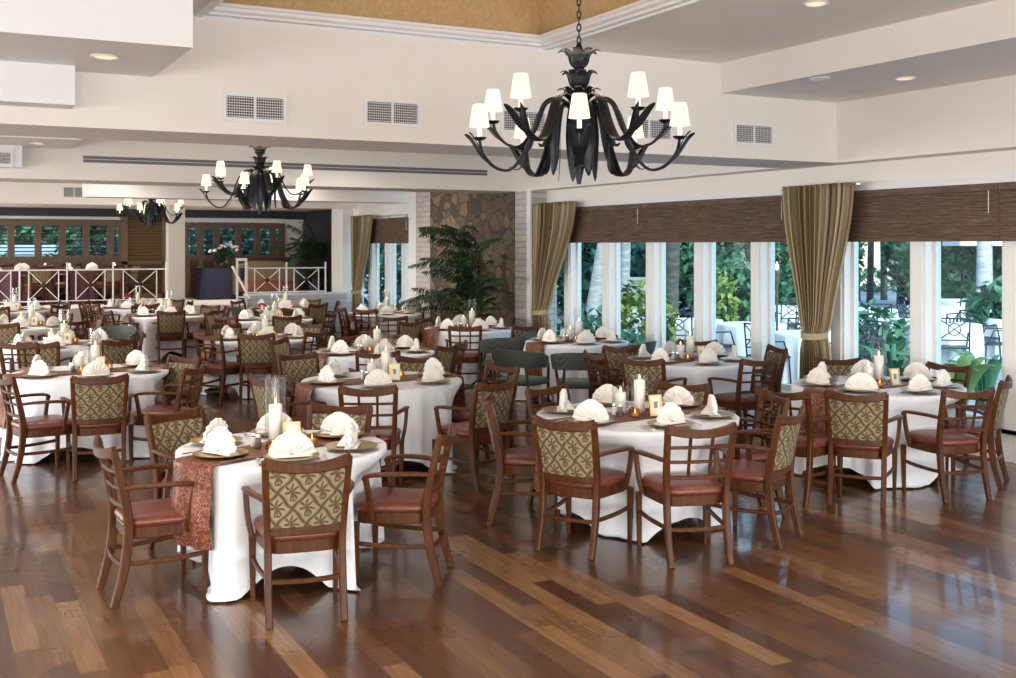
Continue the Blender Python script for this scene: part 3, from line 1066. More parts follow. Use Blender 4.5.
def green_proto():
    G = M['green_weave']; D = mat('dark_green_wood', (0.018, 0.026, 0.022), 0.4); parts = []
    # wrap-around band
    b = MB(); rr = []
    for i in range(25):
        a = radians(-205 + 230 * i / 24)
        q = i / 24 * 2 - 1
        x = 0.30 * cos(a); y = 0.30 * sin(a) - 0.0
        if abs(q) > 0.86:
            pass
        zt_ = 0.80 - 0.13 * abs(q) ** 2.2; zb_ = 0.60 - 0.02 * abs(q) + 0.0
        nx_, ny_ = cos(a), sin(a)
        lean = 0.05 * (1 - q * q)
        rr.append([(x - nx_ * 0.012, y - ny_ * 0.012, zb_), (x + nx_ * 0.012, y + ny_ * 0.012, zb_), (x + nx_ * (0.014 + lean), y + ny_ * (0.014 + lean), zt_), (x - nx_ * (0.010 - lean), y - ny_ * (0.010 - lean), zt_)])
    b.rings(rr)
    parts.append(('backrest', b.mesh('backrest', G, 0.9)))
    parts.append(('seat', cushion(0.25, 0.24, 0.02, 0.38, [(0.96, 0), (1, 0.012), (1, 0.055), (0.95, 0.07), (0.5, 0.08), (0.05, 0.08)], taper=0.08).mesh('seat', G, 0.9)))
    for s_ in (-1, 1):
        parts.append(('leg', MB().sweep([(s_ * 0.24, 0.20, 0), (s_ * 0.245, 0.19, 0.4), (s_ * 0.28, 0.125, 0.62)], 0.03, 0.03, up=(0, 1, 0)).mesh('leg', D, 0.6)))
        parts.append(('leg', MB().sweep([(s_ * 0.20, -0.26, 0), (s_ * 0.19, -0.22, 0.4), (s_ * 0.17, -0.25, 0.64)], 0.03, 0.03, up=(0, 1, 0)).mesh('leg', D, 0.6)))
        parts.append(('stretcher', MB().sweep([(s_ * 0.24, 0.2, 0.2), (s_ * 0.195, -0.24, 0.2)], 0.02, 0.02).mesh('stretcher', D, 0.6)))
    return parts


CH = {'A': chair_proto('A'), 'B': chair_proto('B'), 'C': green_proto()}
CHN = {'A': ('lattice_armchair', 'lattice-back wooden armchair', 'lattice-back armchairs'),
       'B': ('tapestry_armchair', 'tapestry-back wooden armchair', 'tapestry-back armchairs'),
       'C': ('barrel_chair', 'dark green woven barrel chair', 'green barrel chairs')}

# ================================================================== tables
# key: (R, F, radius, seat offset deg, seats, phrase, cloth side angle deg)
TB = {
    'T1': (-1.385, 6.77, 0.63, 18, 6, 'the frontmost table', 15),
    'T2': (0.94, 8.03, 0.73, 18, 6, 'the front middle table', 25),
    'T3': (3.27, 9.74, 0.73, -32, 7, 'the table before the tied curtain', 45),
    'T4': (-1.16, 10.12, 0.73, 3, 6, 'the second-row middle table', 20),
    'T5': (-4.09, 10.77, 0.73, 26, 6, 'the second-row left table', 10),
    'T6': (1.95, 11.9, 0.68, 15, 6, 'the table by the near windows', 30),
    'T7': (0.89, 14.2, 0.66, 10, 6, 'the table with green barrel chairs', 40),
    'T8': (-1.56, 12.8, 0.70, 20, 6, 'the third-row middle table', 0),
    'T9': (-0.57, 16.4, 0.67, 20, 6, 'the table before the big palm', 30),
    'T10': (-2.24, 20.0, 0.67, 10, 6, 'the table by the far window', 10),
    'T11': (-5.60, 13.75, 0.70, 15, 6, 'the third-row left table', 20),
    'T12': (-3.30, 14.75, 0.70, 20, 6, 'the table below the middle chandelier', 40),
    'T13': (-3.95, 18.4, 0.67, 5, 6, 'the table with the red flower vase', 10),
    'T14': (-6.05, 19.5, 0.67, 25, 6, 'the table below the rear chandelier', 30),
    'T15': (-7.35, 16.85, 0.67, 10, 6, 'the fourth-row left table', 0),
    'T16': (-9.45, 20.95, 0.67, 20, 6, 'the leftmost table along the railing', 20),
    'T17': (-7.40, 21.85, 0.67, 0, 6, 'the railing table near the pillar', 45),
    'T18': (-4.45, 21.8, 0.67, 15, 6, 'the table along the clapboard wall', 10),
}
POS = ['nearest the camera', 'near right side', 'right side', 'far right side', 'far side', 'far left side', 'left side', 'near left side']


def camdir(theta):
    """unit room vector for a camera-frame angle: 0 toward the camera, + to the right"""
    t = radians(theta)
    return Vector((*RF(sin(t), -cos(t)), 0))


def octant(theta):
    return POS[int(round(((theta + 360) % 360) / 45)) % 8]


# chairs: (type, table, how, a, b): how t = pixel of the top rail centre, f = pixel of the rear feet midpoint, p = polar theta, extra distance
CHAIRS = [
    ('B', 'T1', 'f', 307.3, 624.3), ('A', 'T1', 'f', 106.7, 598), ('A', 'T1', 'p', 83, 0.0), ('B', 'T1', 't', 174, 415), ('B', 'T1', 't', 341, 408),
    ('B', 'T2', 'f', 564, 555), ('A', 'T2', 'f', 701, 566.5), ('B', 'T2', 't', 488, 401.5), ('B', 'T2', 'f', 790.5, 543), ('A', 'T2', 't', 776, 398), ('A', 'T2', 't', 546, 390), ('B', 'T2', 't', 682, 386),
    ('B', 'T3', 'f', 856, 507), ('A', 'T3', 'f', 968, 502), ('B', 'T3', 't', 1006, 382), ('A', 'T3', 't', 781, 393), ('A', 'T3', 't', 949, 367), ('B', 'T3', 't', 838, 361),
    ('A', 'T4', 't', 368, 390), ('B', 'T4', 't', 497, 384.5), ('A', 'T4', 't', 503, 368, 35), ('B', 'T4', 't', 262, 380), ('B', 'T4', 't', 297, 356), ('B', 'T4', 't', 418, 359),
    ('B', 'T5', 't', 100, 379), ('A', 'T5', 't', 5, 379, -42), ('A', 'T5', 't', 195, 369, 20), ('B', 'T5', 't', 184, 359, 38),
    ('B', 'T6', 't', 642, 361), ('A', 'T6', 't', 760, 361), ('A', 'T6', 't', 594, 355), ('B', 'T6', 't', 778, 349), ('A', 'T6', 'p', 165, 0.02),
    ('B', 'T7', 't', 623, 348), ('C', 'T7', 't', 580, 347.5), ('C', 'T7', 't', 650, 337), ('C', 'T7', 't', 510, 345), ('C', 'T7', 'p', 160, 0.0), ('C', 'T7', 'p', -150, 0.0),
    ('A', 'T8', 't', 378, 354), ('B', 'T8', 't', 448, 347), ('A', 'T8', 't', 463, 344.5), ('B', 'T8', 't', 278, 341), ('B', 'T8', 'p', 170, 0.0), ('A', 'T8', 't', 345, 338),
    ('A', 'T9', 't', 465, 328), ('B', 'T9', 't', 526, 327), ('B', 'T9', 't', 424, 320), ('C', 'T9', 't', 510, 333), ('B', 'T9', 'p', 165, 0.0),
    ('A', 'T10', 't', 369, 310), ('A', 'T10', 't', 347, 309), ('A', 'T10', 't', 393, 318), ('B', 'T10', 'p', 160, 0.0),
    ('A', 'T11', 't', 18, 345), ('B', 'T11', 't', 119, 341.5), ('A', 'T11', 't', 142, 334), ('B', 'T11', 'p', 10, 0.02), ('C', 'T11', 't', 118, 322),
    ('B', 'T12', 't', 257, 335), ('A', 'T12', 't', 207, 336), ('A', 'T12', 't', 317, 333), ('B', 'T12', 'p', 155, 0.0), ('B', 'T12', 'p', -140, 0.0),
    ('B', 'T13', 't', 411, 323), ('A', 'T13', 'p', 75, 0.0), ('B', 'T13', 'p', 25, 0.0), ('A', 'T13', 'p', -30, 0.0), ('B', 'T13', 'p', -90, 0.0), ('A', 'T13', 'p', 170, 0.0),
    ('B', 'T14', 't', 171, 312), ('A', 'T14', 'p', 70, 0.0), ('A', 'T14', 'p', -50, 0.0), ('B', 'T14', 'p', 150, 0.0), ('A', 'T14', 'p', -140, 0.0), ('A', 'T14', 'p', 115, 0.0),
    ('B', 'T15', 'p', 5, 0.0), ('A', 'T15', 'p', 60, 0.0), ('B', 'T15', 'p', 120, 0.0), ('A', 'T15', 'p', -60, 0.0), ('B', 'T15', 'p', 178, 0.0),
    ('B', 'T16', 'p', 10, 0.0), ('A', 'T16', 'p', 75, 0.0), ('B', 'T16', 'p', -60, 0.0), ('A', 'T16', 'p', 140, 0.0),
    ('A', 'T17', 'p', -30, 0.0), ('A', 'T17', 'p', 30, 0.0), ('B', 'T17', 'p', 95, 0.0), ('A', 'T17', 'p', -95, 0.0), ('B', 'T17', 'p', 150, 0.0),
    ('C', 'T18', 'p', -45, 0.0), ('C', 'T18', 'p', 5, 0.0), ('B', 'T18', 'p', 50, 0.0), ('A', 'T18', 'p', 95, 0.0), ('B', 'T18', 'p', 160, 0.0), ('A', 'T18', 'p', -110, 0.0),
]

dents = {k_: [] for k_ in TB}
recs = []
for kind, tk, how, a, b, *tw in CHAIRS:
    R, F, r = TB[tk][:3]
    cx_, cy_ = RF(R, F)
    ctr = Vector((cx_, cy_, 0))
    if how == 'p':
        d = camdir(a)
        o = ctr + d * (r + 0.10 + b)
    else:
        q = onZ(a, b, 0.855) if how == 't' else onZ(a, b, 0.0)
        d = Vector((q.x - cx_, q.y - cy_, 0)); L = d.length; d.normalize()
        back = 0.30 if how == 't' else 0.285
        L = max(L, r + 0.16)                      # the back never inside the table
        o = ctr + d * L
    rel = toRF(d.x, d.y)
    th = math.degrees(atan2(rel[0], -rel[1]))
    rz = atan2(-d.y, -d.x) - pi / 2 + radians(tw[0] if tw else 0)
    if how != 'p':
        o = o + Vector((-sin(rz), cos(rz), 0)) * back
    recs.append([kind, tk, o, rz, th, (o - ctr).length])
    dents[tk].append((atan2(d.y, d.x), (o - ctr).length))
# unique positions
used = {}
for rc in recs:
    used.setdefault((rc[1], rc[0], octant(rc[4])), []).append(rc)
for (tk, kind, pos), rs in used.items():
    nm, desc, grp = CHN[kind]
    rs.sort(key=lambda q: q[5])
    for i, rc in enumerate(rs):
        ex = '' if len(rs) == 1 else ((', closer in', ', farther out')[i] if len(rs) == 2 else (', closest in', ', middle one', ', farthest out')[i])
        rc.append('%s at %s, %s%s' % (desc, TB[tk][5], pos, ex))
for kind, tk, o, rz, th, dd, lb in recs:
    nm, desc, grp = CHN[kind]
    place(CH[kind], nm, lb, 'chair', (o.x, o.y, 0), rz, grp)


def table_proto(r):
    D = mat('table_base_black', (0.015, 0.014, 0.014), 0.5)
    top = MB().lathe([(r - 0.02, 0.725), (r - 0.008, 0.73), (r - 0.006, 0.748), (r - 0.012, 0.752)], 48).mesh('tabletop', M['wood'], 0.6)
    col_ = MB().lathe([(0.05, 0.05), (0.045, 0.15), (0.04, 0.4), (0.045, 0.65), (0.10, 0.70), (0.20, 0.726)], 20).mesh('pedestal', D, 0.6)
    ps = [('tabletop', top), ('pedestal', col_)]
    for i in range(4):
        a = pi / 4 + i * pi / 2
        ps.append(('foot', MB().sweep([(0.03 * cos(a), 0.03 * sin(a), 0.10), (0.2 * cos(a), 0.2 * sin(a), 0.06), (0.36 * cos(a), 0.36 * sin(a), 0.02)], [0.06, 0.05, 0.06], [0.08, 0.05, 0.035]).mesh('foot', D, 0.6)))
    return ps


def tablecloth(r, half, side_ang, dn, seed, m=None, nphi=144, folds=None, ztop=0.756):
    rnd = random.Random(seed)
    ph1, ph2, ph3 = (rnd.uniform(0, 6.28) for _ in range(3))
    nf = 13 + seed % 4
    b = MB()
    rings = []
    for q in (0.02, 0.3, 0.6, 0.85, 0.97):
        rings.append([((r + 0.004) * q * cos(2 * pi * k_ / nphi), (r + 0.004) * q * sin(2 * pi * k_ / nphi), ztop) for k_ in range(nphi)])
    NS = 22
    for j in range(NS + 1):
        ring = []
        for k_ in range(nphi):
            p = 2 * pi * k_ / nphi
            al = p - side_ang
            rho = half / max(abs(cos(al)), abs(sin(al)))
            rho = min(rho, half * 1.24)
            D = rho - r
            s_ = D * (j / NS)
            s_eff = s_
            maxdrop = ztop - 0.012
            corner = max(0.0, (rho / half - 1.0) / 0.24)
            excess = 0.0
            if s_eff > maxdrop:
                excess = s_eff - maxdrop; s_eff = maxdrop
            tt = min(1.0, s_eff / 0.25)
            amp = (0.018 * tt + 0.046 * min(1, s_eff / 0.7)) * (0.7 + 0.3 * sin(2 * p + ph3))
            fold = amp * (sin(nf * p + ph1) + 0.45 * sin((nf * 2 + 3) * p + ph2))
            flare = 0.02 * tt + 0.035 * corner * (s_eff / 0.74)
            dent = 0.0
            for (da, dist) in dn:
                dl = (p - da + pi) % (2 * pi) - pi
                need = max(0.0, r + 0.02 - (dist - 0.26))
                dent = max(dent, min(0.24, need) * math.exp(-(dl / 0.50) ** 4))
            ds = min(1.0, max(0.0, (s_eff - 0.03) / 0.2))
            rr_ = r + 0.006 + fold * (1 - 0.85 * min(1, dent / 0.08)) + flare * (1 - min(1, dent / 0.1)) - dent * ds + excess * 0.28
            if j == 0:
                rr_ = r + 0.004
            # round the edge
            z = ztop - s_eff if s_eff > 0 else ztop
            z = max(0.006 + 0.010 * (0.5 + 0.5 * sin(nf * p * 2 + ph2)) if excess > 0 else 0.012, z)
            ring.append((rr_ * cos(p), rr_ * sin(p), z))
        rings.append(ring)
    b.rings(rings, True, False)
    me = b.mesh('tablecloth', m or M['cloth'], 0)
    me.polygons.foreach_set('use_smooth', [True] * len(me.polygons))
    return me


def runner_mesh(r, width=0.36, drop=0.46, seed=0):
    rnd = random.Random(seed); p1 = rnd.uniform(0, 6)
    path = []
    n = 16
    for i in range(n + 1):
        path.append((-(r + 0.055) - 0.012 * sin(i * 0.5 + p1) * (1 - i / n), 0.752 - drop * (1 - i / n)))
    path += [(-(r + 0.035), 0.766), (-r + 0.02, 0.7665)]
    path += [(x, 0.7665) for x in (-0.4, -0.2, 0, 0.2, 0.4)]
    path += [(r - 0.02, 0.7665), (r + 0.035, 0.766)]
    for i in range(n + 1):
        path.append(((r + 0.055) + 0.012 * sin(i * 0.5 + p1) * (i / n), 0.752 - drop * (i / n)))
    b = MB(); nw = 10; th = 0.005
    N = len(path); top = []; bot = []
    for i, (x, z) in enumerate(path):
        a0 = path[max(i - 1, 0)]; a1 = path[min(i + 1, N - 1)]
        tx, tz = a1[0] - a0[0], a1[1] - a0[1]; l_ = sqrt(tx * tx + tz * tz); nx_, nz_ = -tz / l_, tx / l_
        hang = max(0, 0.752 - z)
        for k_ in range(nw + 1):
            q = k_ / nw * 2 - 1
            y = q * width / 2 * (1 - 0.12 * hang)
            edge = sqrt(max(0.0, (r + 0.055) ** 2 - y * y)) / (r + 0.055) if abs(x) > r - 0.03 else 1.0
            wv = 0.016 * sin(q * 7 + p1) * min(1, hang * 4) + 0.02 * min(1, hang * 5)
            xx = x * edge + (wv if x > 0 else -wv)
            top.append((xx, y, z)); bot.append((xx - nx_ * th, y, z - nz_ * th * 0.6))
    b.v = top + bot; K = nw + 1; T = N * K
    for i in range(N - 1):
        for k_ in range(nw):
            a_ = i * K + k_
            b.f.append((a_, a_ + 1, a_ + K + 1, a_ + K)); b.f.append((T + a_, T + a_ + K, T + a_ + K + 1, T + a_ + 1))
    for i in range(N - 1):
        for k_ in (0, nw):
            a_ = i * K + k_
            b.f.append((a_, a_ + K, T + a_ + K, T + a_) if k_ == 0 else (a_, T + a_, T + a_ + K, a_ + K))
    for i in (0, N - 1):
        for k_ in range(nw):
            a_ = i * K + k_
            b.f.append((a_, T + a_, T + a_ + 1, a_ + 1) if i == 0 else (a_, a_ + 1, T + a_ + 1, T + a_))
    return b.mesh('table_runner', M['runner'], 0.9)


plate_me = [MB().lathe([(0.02, 0.002), (0.10, 0.0), (0.115, 0.004), (0.158, 0.012), (0.160, 0.015), (0.155, 0.0165), (0.116, 0.010), (0.10, 0.007), (0.02, 0.006)], 40).mesh('charger_plate', M['gold'], 0.9)]


def napkin_mesh(seed):
    """pleated fan standing on its folded base, open side toward local -Y (toward the guest)"""
    rnd = random.Random(seed)
    b = MB(); npl = 8; seg = npl * 2
    Rr = 0.118 + rnd.uniform(-0.006, 0.008)
    half = radians(86)
    lean = 0.10
    def ringpts(rad, yoff, depth):
        pts = []
        for i in range(seg + 1):
            a = -half + 2 * half * i / seg
            dp = depth * (1 if i % 2 else -1)
            rr_ = rad * (1 + 0.03 * cos(a * 2.2)) * (1.06 if abs(a) < 0.25 else 1.0)
            x = rr_ * sin(a) * 1.08
            z = 0.016 + rr_ * cos(a) * 1.0
            pts.append((x, yoff + dp + lean * z, z))
        return pts
    rows = [ringpts(0.012, -0.020, 0.002), ringpts(Rr * 0.45, -0.028, 0.004), ringpts(Rr * 0.8, -0.026, 0.0065), ringpts(Rr, -0.014, 0.007)]
    back = [ringpts(Rr * 0.99, 0.002, 0.007), ringpts(Rr * 0.6, 0.020, 0.004), ringpts(0.012, 0.012, 0.002)]
    b.rings(rows + back, False, False, closed=False)
    # close ends
    n = seg + 1
    # triangular stand behind
    z1 = 0.105
    o = len(b.v)
    b.add([(-0.055, 0.005, 0.012), (0.055, 0.005, 0.012), (0.0, 0.012, z1), (-0.03, 0.085, 0.012), (0.03, 0.085, 0.012)],
          [(0, 1, 4, 3), (0, 3, 2), (1, 2, 4), (3, 4, 2), (0, 2, 1)])
    # folded base in front
    b.add([(-0.11, -0.045, 0.010), (0.11, -0.045, 0.010), (0.12, 0.03, 0.010), (-0.12, 0.03, 0.010), (-0.095, -0.035, 0.020), (0.095, -0.035, 0.020), (0.105, 0.02, 0.022), (-0.105, 0.02, 0.022)],
          [(0, 3, 2, 1), (4, 5, 6, 7), (0, 1, 5, 4), (1, 2, 6, 5), (2, 3, 7, 6), (3, 0, 4, 7)])
    mt = Matrix.Rotation(rnd.uniform(-0.35, 0.35), 4, 'Z') @ Matrix.Diagonal((1.04, 1.04, rnd.uniform(0.98, 1.14), 1))
    b.xf(mt)
    return b.mesh('fan_napkin', M['napkin'], 1.1)


NAP = [napkin_mesh(i) for i in range(6)]
fork_m = MB()
fork_m.sweep([(0, -0.095, 0.002), (0, -0.02, 0.003), (0, 0.03, 0.005)], [0.016, 0.007, 0.008], 0.003)
fork_m.sweep([(0, 0.03, 0.005), (0, 0.05, 0.004), (0, 0.055, 0.004)], [0.01, 0.024, 0.024], 0.003)
for x in (-0.0095, -0.0032, 0.0032, 0.0095):
    fork_m.sweep([(x, 0.05, 0.004), (x, 0.095, 0.005)], 0.0035, 0.002)
FORK = fork_m.mesh('fork', M['silver'], 0.6)
kn = MB().sweep([(0, -0.11, 0.003), (0, -0.01, 0.004), (0, 0.0, 0.003)], [0.016, 0.014, 0.010], 0.006)
kn.sweep([(0, 0.0, 0.003), (0.003, 0.03, 0.003), (0.003, 0.09, 0.003), (0.0, 0.112, 0.003)], [0.012, 0.020, 0.018, 0.004], 0.002)
KNIFE = kn.mesh('table_knife', M['silver'], 0.6)


def hurricane_mesh(rad, h):
    return MB().lathe([(rad * 0.5, 0.002), (rad, 0.0), (rad, h * 0.5), (rad, h), (rad - 0.004, h), (rad - 0.004, h * 0.5), (rad - 0.004, 0.010), (rad * 0.5, 0.012)], 28).mesh('hurricane_glass', M['vase'], 0.9)


def candle_proto(rad, h):
    wax = MB().lathe([(rad - 0.002, 0.0), (rad, 0.004), (rad, h - 0.004), (rad - 0.003, h), (rad * 0.7, h - 0.002), (rad * 0.35, h - 0.006)], 24).mesh('wax_pillar', M['candle'], 0.7)
    wick = MB().tube([(0, 0, h - 0.008), (0.001, 0, h + 0.006)], 0.0015, 5).mesh('wick', M['black'], 0.6)
    fl = MB().lathe([(0.001, h + 0.003), (0.006, h + 0.010), (0.007, h + 0.016), (0.004, h + 0.028), (0.0005, h + 0.040)], 10).mesh('flame', M['flame'], 0.9)
    return [('wax_pillar', wax), ('wick', wick), ('flame', fl)]


HT, HS = hurricane_mesh(0.065, 0.42), hurricane_mesh(0.062, 0.20)
HT2 = hurricane_mesh(0.062, 0.28)
CT, CS = candle_proto(0.041, 0.235), candle_proto(0.040, 0.14)
CM = candle_proto(0.040, 0.19)


def frame_proto():
    f = MB()
    w, h, b_ = 0.05, 0.075, 0.012
    f.box(-w, w, -0.007, 0.007, 0, b_); f.box(-w, w, -0.007, 0.007, 2 * h - b_, 2 * h)
    f.box(-w, -w + b_, -0.007, 0.007, b_, 2 * h - b_); f.box(w - b_, w, -0.007, 0.007, b_, 2 * h - b_)
    mtx = Matrix.Rotation(radians(-10), 4, 'X')
    c_ = MB().box(-w + b_, w - b_, -0.002, 0.003, b_, 2 * h - b_)
    d_ = MB().box(-0.014, 0.014, -0.0032, -0.0022, 0.055, 0.10)
    st_ = MB().add
    s_ = MB(); s_.sweep([(0, 0.006, 0.10), (0, 0.055, 0.006)], 0.03, 0.004)
    return [('border', f.xf(mtx).mesh('border', M['goldframe'], 0)), ('card', c_.xf(mtx).mesh('card', M['paper'], 0)), ('printed_motif', d_.xf(mtx).mesh('printed_motif', mat('print_grey', (0.25, 0.25, 0.28), 0.7), 0)), ('easel_leg', s_.mesh('easel_leg', M['goldframe'], 0))]


FRAME = frame_proto()


def shaker_proto(cap):
    body = MB().lathe([(0.016, 0), (0.019, 0.004), (0.017, 0.05), (0.014, 0.062)], 14).mesh('shaker_body', cap, 0.7)
    cp = MB().lathe([(0.015, 0.060), (0.016, 0.066), (0.013, 0.082), (0.004, 0.088)], 14).mesh('shaker_cap', M['silver'], 0.7)
    return [('shaker_body', body), ('shaker_cap', cp)]


SALT = shaker_proto(mat('salt_glass', (0.75, 0.75, 0.74), 0.2)); PEPP = shaker_proto(mat('pepper_glass', (0.16, 0.13, 0.12), 0.2))
VOT = [('votive_glass', MB().lathe([(0.024, 0), (0.03, 0.004), (0.033, 0.06), (0.031, 0.06), (0.028, 0.008), (0.02, 0.007)], 18).mesh('votive_glass', glass_mat('amber_glass', (0.95, 0.72, 0.5), 0.05, 0.4), 0.9)),
       ('tealight', MB().lathe([(0.026, 0.008), (0.026, 0.028), (0.01, 0.027)], 16).mesh('tealight', M['candle'], 0.7)),
       ('flame', MB().lathe([(0.001, 0.029), (0.006, 0.036), (0.004, 0.048), (0.0005, 0.058)], 8).mesh('flame', M['flame'], 0.9))]


def petals_mesh(seed, n=46, rad=0.17):
    rnd = random.Random(seed); b = MB()
    for i in range(n):
        a = rnd.uniform(0, 6.28); q = 0.075 + (rad - 0.075) * rnd.random() ** 0.8
        z = 0.003 + 0.022 * rnd.random() * (1 - (q - 0.075) / rad)
        sz = rnd.uniform(0.012, 0.021)
        mt = Matrix.Translation((q * cos(a), q * sin(a), z + 0.006)) @ Matrix.Rotation(rnd.uniform(0, 6.28), 4, 'Z') @ Matrix.Rotation(rnd.uniform(-0.7, 0.7), 4, 'X')
        pts = [(0, -sz, 0), (sz * 0.8, -sz * 0.2, 0.004), (sz * 0.5, sz * 0.8, 0.002), (-sz * 0.5, sz * 0.8, 0.002), (-sz * 0.8, -sz * 0.2, 0.004), (0, 0.1 * sz, -0.001)]
        b.add([mt @ Vector(p) for p in pts], [(0, 1, 5), (1, 2, 5), (2, 3, 5), (3, 4, 5), (4, 0, 5)])
    return b.mesh('rose_petals', M['petal'], 0.9)


PET = [petals_mesh(i) for i in range(3)]
TP = {}
ZT = 0.772
for idx, (tk, (R, F, r, off, ns, ph, ca)) in enumerate(TB.items()):
    x, y = RF(R, F)
    far = F > 15
    if r not in TP:
        TP[r] = table_proto(r)
    place(TP[r], 'round_table', 'round table under the white cloth, %s' % ph, 'table', (x, y, 0), 0, 'round dining tables')
    cd = camdir(ca); sa = atan2(cd.y, cd.x)
    me = tablecloth(r, r + 0.60, sa, dents[tk], idx, nphi=288 if F < 12.5 else 144)
    single('tablecloth', me, 'white floor-length tablecloth on %s' % ph, 'tablecloth', (x, y, 0), 0, 'white tablecloths')
    rm = runner_mesh(r, seed=idx)
    single('table_runner', rm, 'copper sequin runner across %s' % ph, 'table runner', (x, y, 0), radians({'T1': 24, 'T2': 8, 'T3': 6}.get(tk, (idx * 37 % 9) + 2)), 'copper runners')
    rnd = random.Random(100 + idx)
    for i in range(ns):
        th = off + i * 360.0 / ns
        d = camdir(th)
        pr_ = r - 0.185
        qx, qy = x + d.x * pr_, y + d.y * pr_
        rz = atan2(-d.y, -d.x) - pi / 2
        ps = octant(th)
        single('charger_plate', plate_me[0], 'gold charger plate on %s, %s' % (ph, ps), 'plate', (qx, qy, ZT), rz, 'gold chargers')
        single('fan_napkin', NAP[(idx + i) % 6], 'ivory fan-folded napkin on %s, %s' % (ph, ps), 'napkin', (qx, qy, ZT + 0.001), rz + rnd.uniform(-0.25, 0.25), 'fan-folded napkins')
        if F < 10.5 and tk != 'T4':
            for nm, me_, dx in (('fork', FORK, -0.19), ('table_knife', KNIFE, 0.19)):
                tx = Vector((-d.y, d.x, 0)) * (-dx)
                single(nm, me_, 'silver %s beside the plate on %s, %s' % (nm.replace('_', ' '), ph, ps), 'cutlery', (qx + tx.x + d.x * 0.03, qy + tx.y + d.y * 0.03, ZT - 0.004), rz, 'silver cutlery')
    # centrepiece
    R_ = Vector((CP, -SP, 0)); F_ = Vector((SP, CP, 0))
    def at(a_, b_):
        p = Vector((x, y, 0)) + R_ * a_ + F_ * b_
        return (p.x, p.y, ZT - 0.003)
    if tk == 'T1':
        tall, med = (-0.05, 0.02), (0.02, -0.07)
    elif tk == 'T2':
        tall, med = (0.02, 0.0), (-0.115, 0.03)
    else:
        tall, med = (0.03, 0.05), (-0.09, -0.04)
    th_, tc_ = (HT, CT) if tk != 'T2' else (HT2, CT)
    lp = at(*tall)
    single('hurricane_glass', th_, 'tall clear hurricane glass on %s' % ph, 'glass vase', lp, 0, 'hurricane glasses')
    place(tc_, 'pillar_candle', 'white pillar candle in the tall glass on %s' % ph, 'candle', (lp[0], lp[1], ZT + 0.010), 0, 'pillar candles')
    lp = at(*med)
    if tk != 'T1':
        single('hurricane_glass', HS, 'short clear hurricane glass on %s' % ph, 'glass vase', lp, 0, 'hurricane glasses')
        place(CS if tk != 'T1' else CM, 'pillar_candle', 'shorter white pillar candle on %s' % ph, 'candle', (lp[0], lp[1], ZT + 0.010), 0, 'pillar candles')
    place(FRAME, 'card_frame', 'small gold framed card on %s' % ph, 'picture frame', at(0.13, -0.10) if tk != 'T1' else at(0.07, -0.06), -PSI + 0.35, 'gold card frames')
    place(SALT, 'salt_shaker', 'clear salt shaker on %s' % ph, 'shaker', at(-0.17, -0.05), 0, 'salt and pepper shakers')
    place(PEPP, 'pepper_shaker', 'dark pepper shaker on %s' % ph, 'shaker', at(-0.13, -0.10), 0, 'salt and pepper shakers')
    place(VOT, 'votive_candle', 'amber votive at the camera side of %s' % ph, 'candle', at(-0.03, -0.155), 0, 'votive candles')
    place(VOT, 'votive_candle', 'amber votive right of the candles on %s' % ph, 'candle', at(0.17, 0.05), 0, 'votive candles')
    pm = single('rose_petals', PET[idx % 3], 'scattered red petals round the candles on %s' % ph, 'petals', at(0, 0)[:2] + (ZT - 0.004,), 0, None, 'stuff')
    if tk in ('T13', 'T17'):
        b = MB().lathe([(0.04, 0), (0.05, 0.01), (0.05, 0.16), (0.047, 0.16), (0.045, 0.02), (0.02, 0.015)], 18)
        t_ = thing('flower_vase', 'clear vase of red flowers on %s' % ph, 'flower vase', at(-0.2, 0.12), 0, 'red flower vases')
        part('vase', b.mesh('vase', M['vase'], 0.9), t_)
        fm = MB(); rr2 = random.Random(5)
        for i in range(26):
            a = rr2.uniform(0, 6.28); e_ = rr2.uniform(0, 1.2)
            p = Vector((0.075 * sin(e_) * cos(a), 0.075 * sin(e_) * sin(a), 0.17 + 0.07 * cos(e_)))
            s0 = len(fm.v)
            fm.lathe([(0.004, -0.015), (0.022, -0.006), (0.026, 0.006), (0.012, 0.018)], 8).xf(Matrix.Translation(p), s0)
        part('blooms', fm.mesh('blooms', M['petal'], 0.8), t_)

# ================================================================== chandeliers
def blade(mb, pts, wmax, th=0.004, up=(0, 0, 1), peak=0.4):
    n = len(pts)
    w = []
    for i in range(n):
        q = i / (n - 1)
        w.append(max(0.004, wmax * (sin(pi * min(1, q / (2 * peak))) if q < peak else cos(pi / 2 * (q - peak) / (1 - peak)) ** 0.8)))
    w[0] = max(w[0], wmax * 0.4)
    mb.sweep(pts, w, th, up=up, c=0.1)


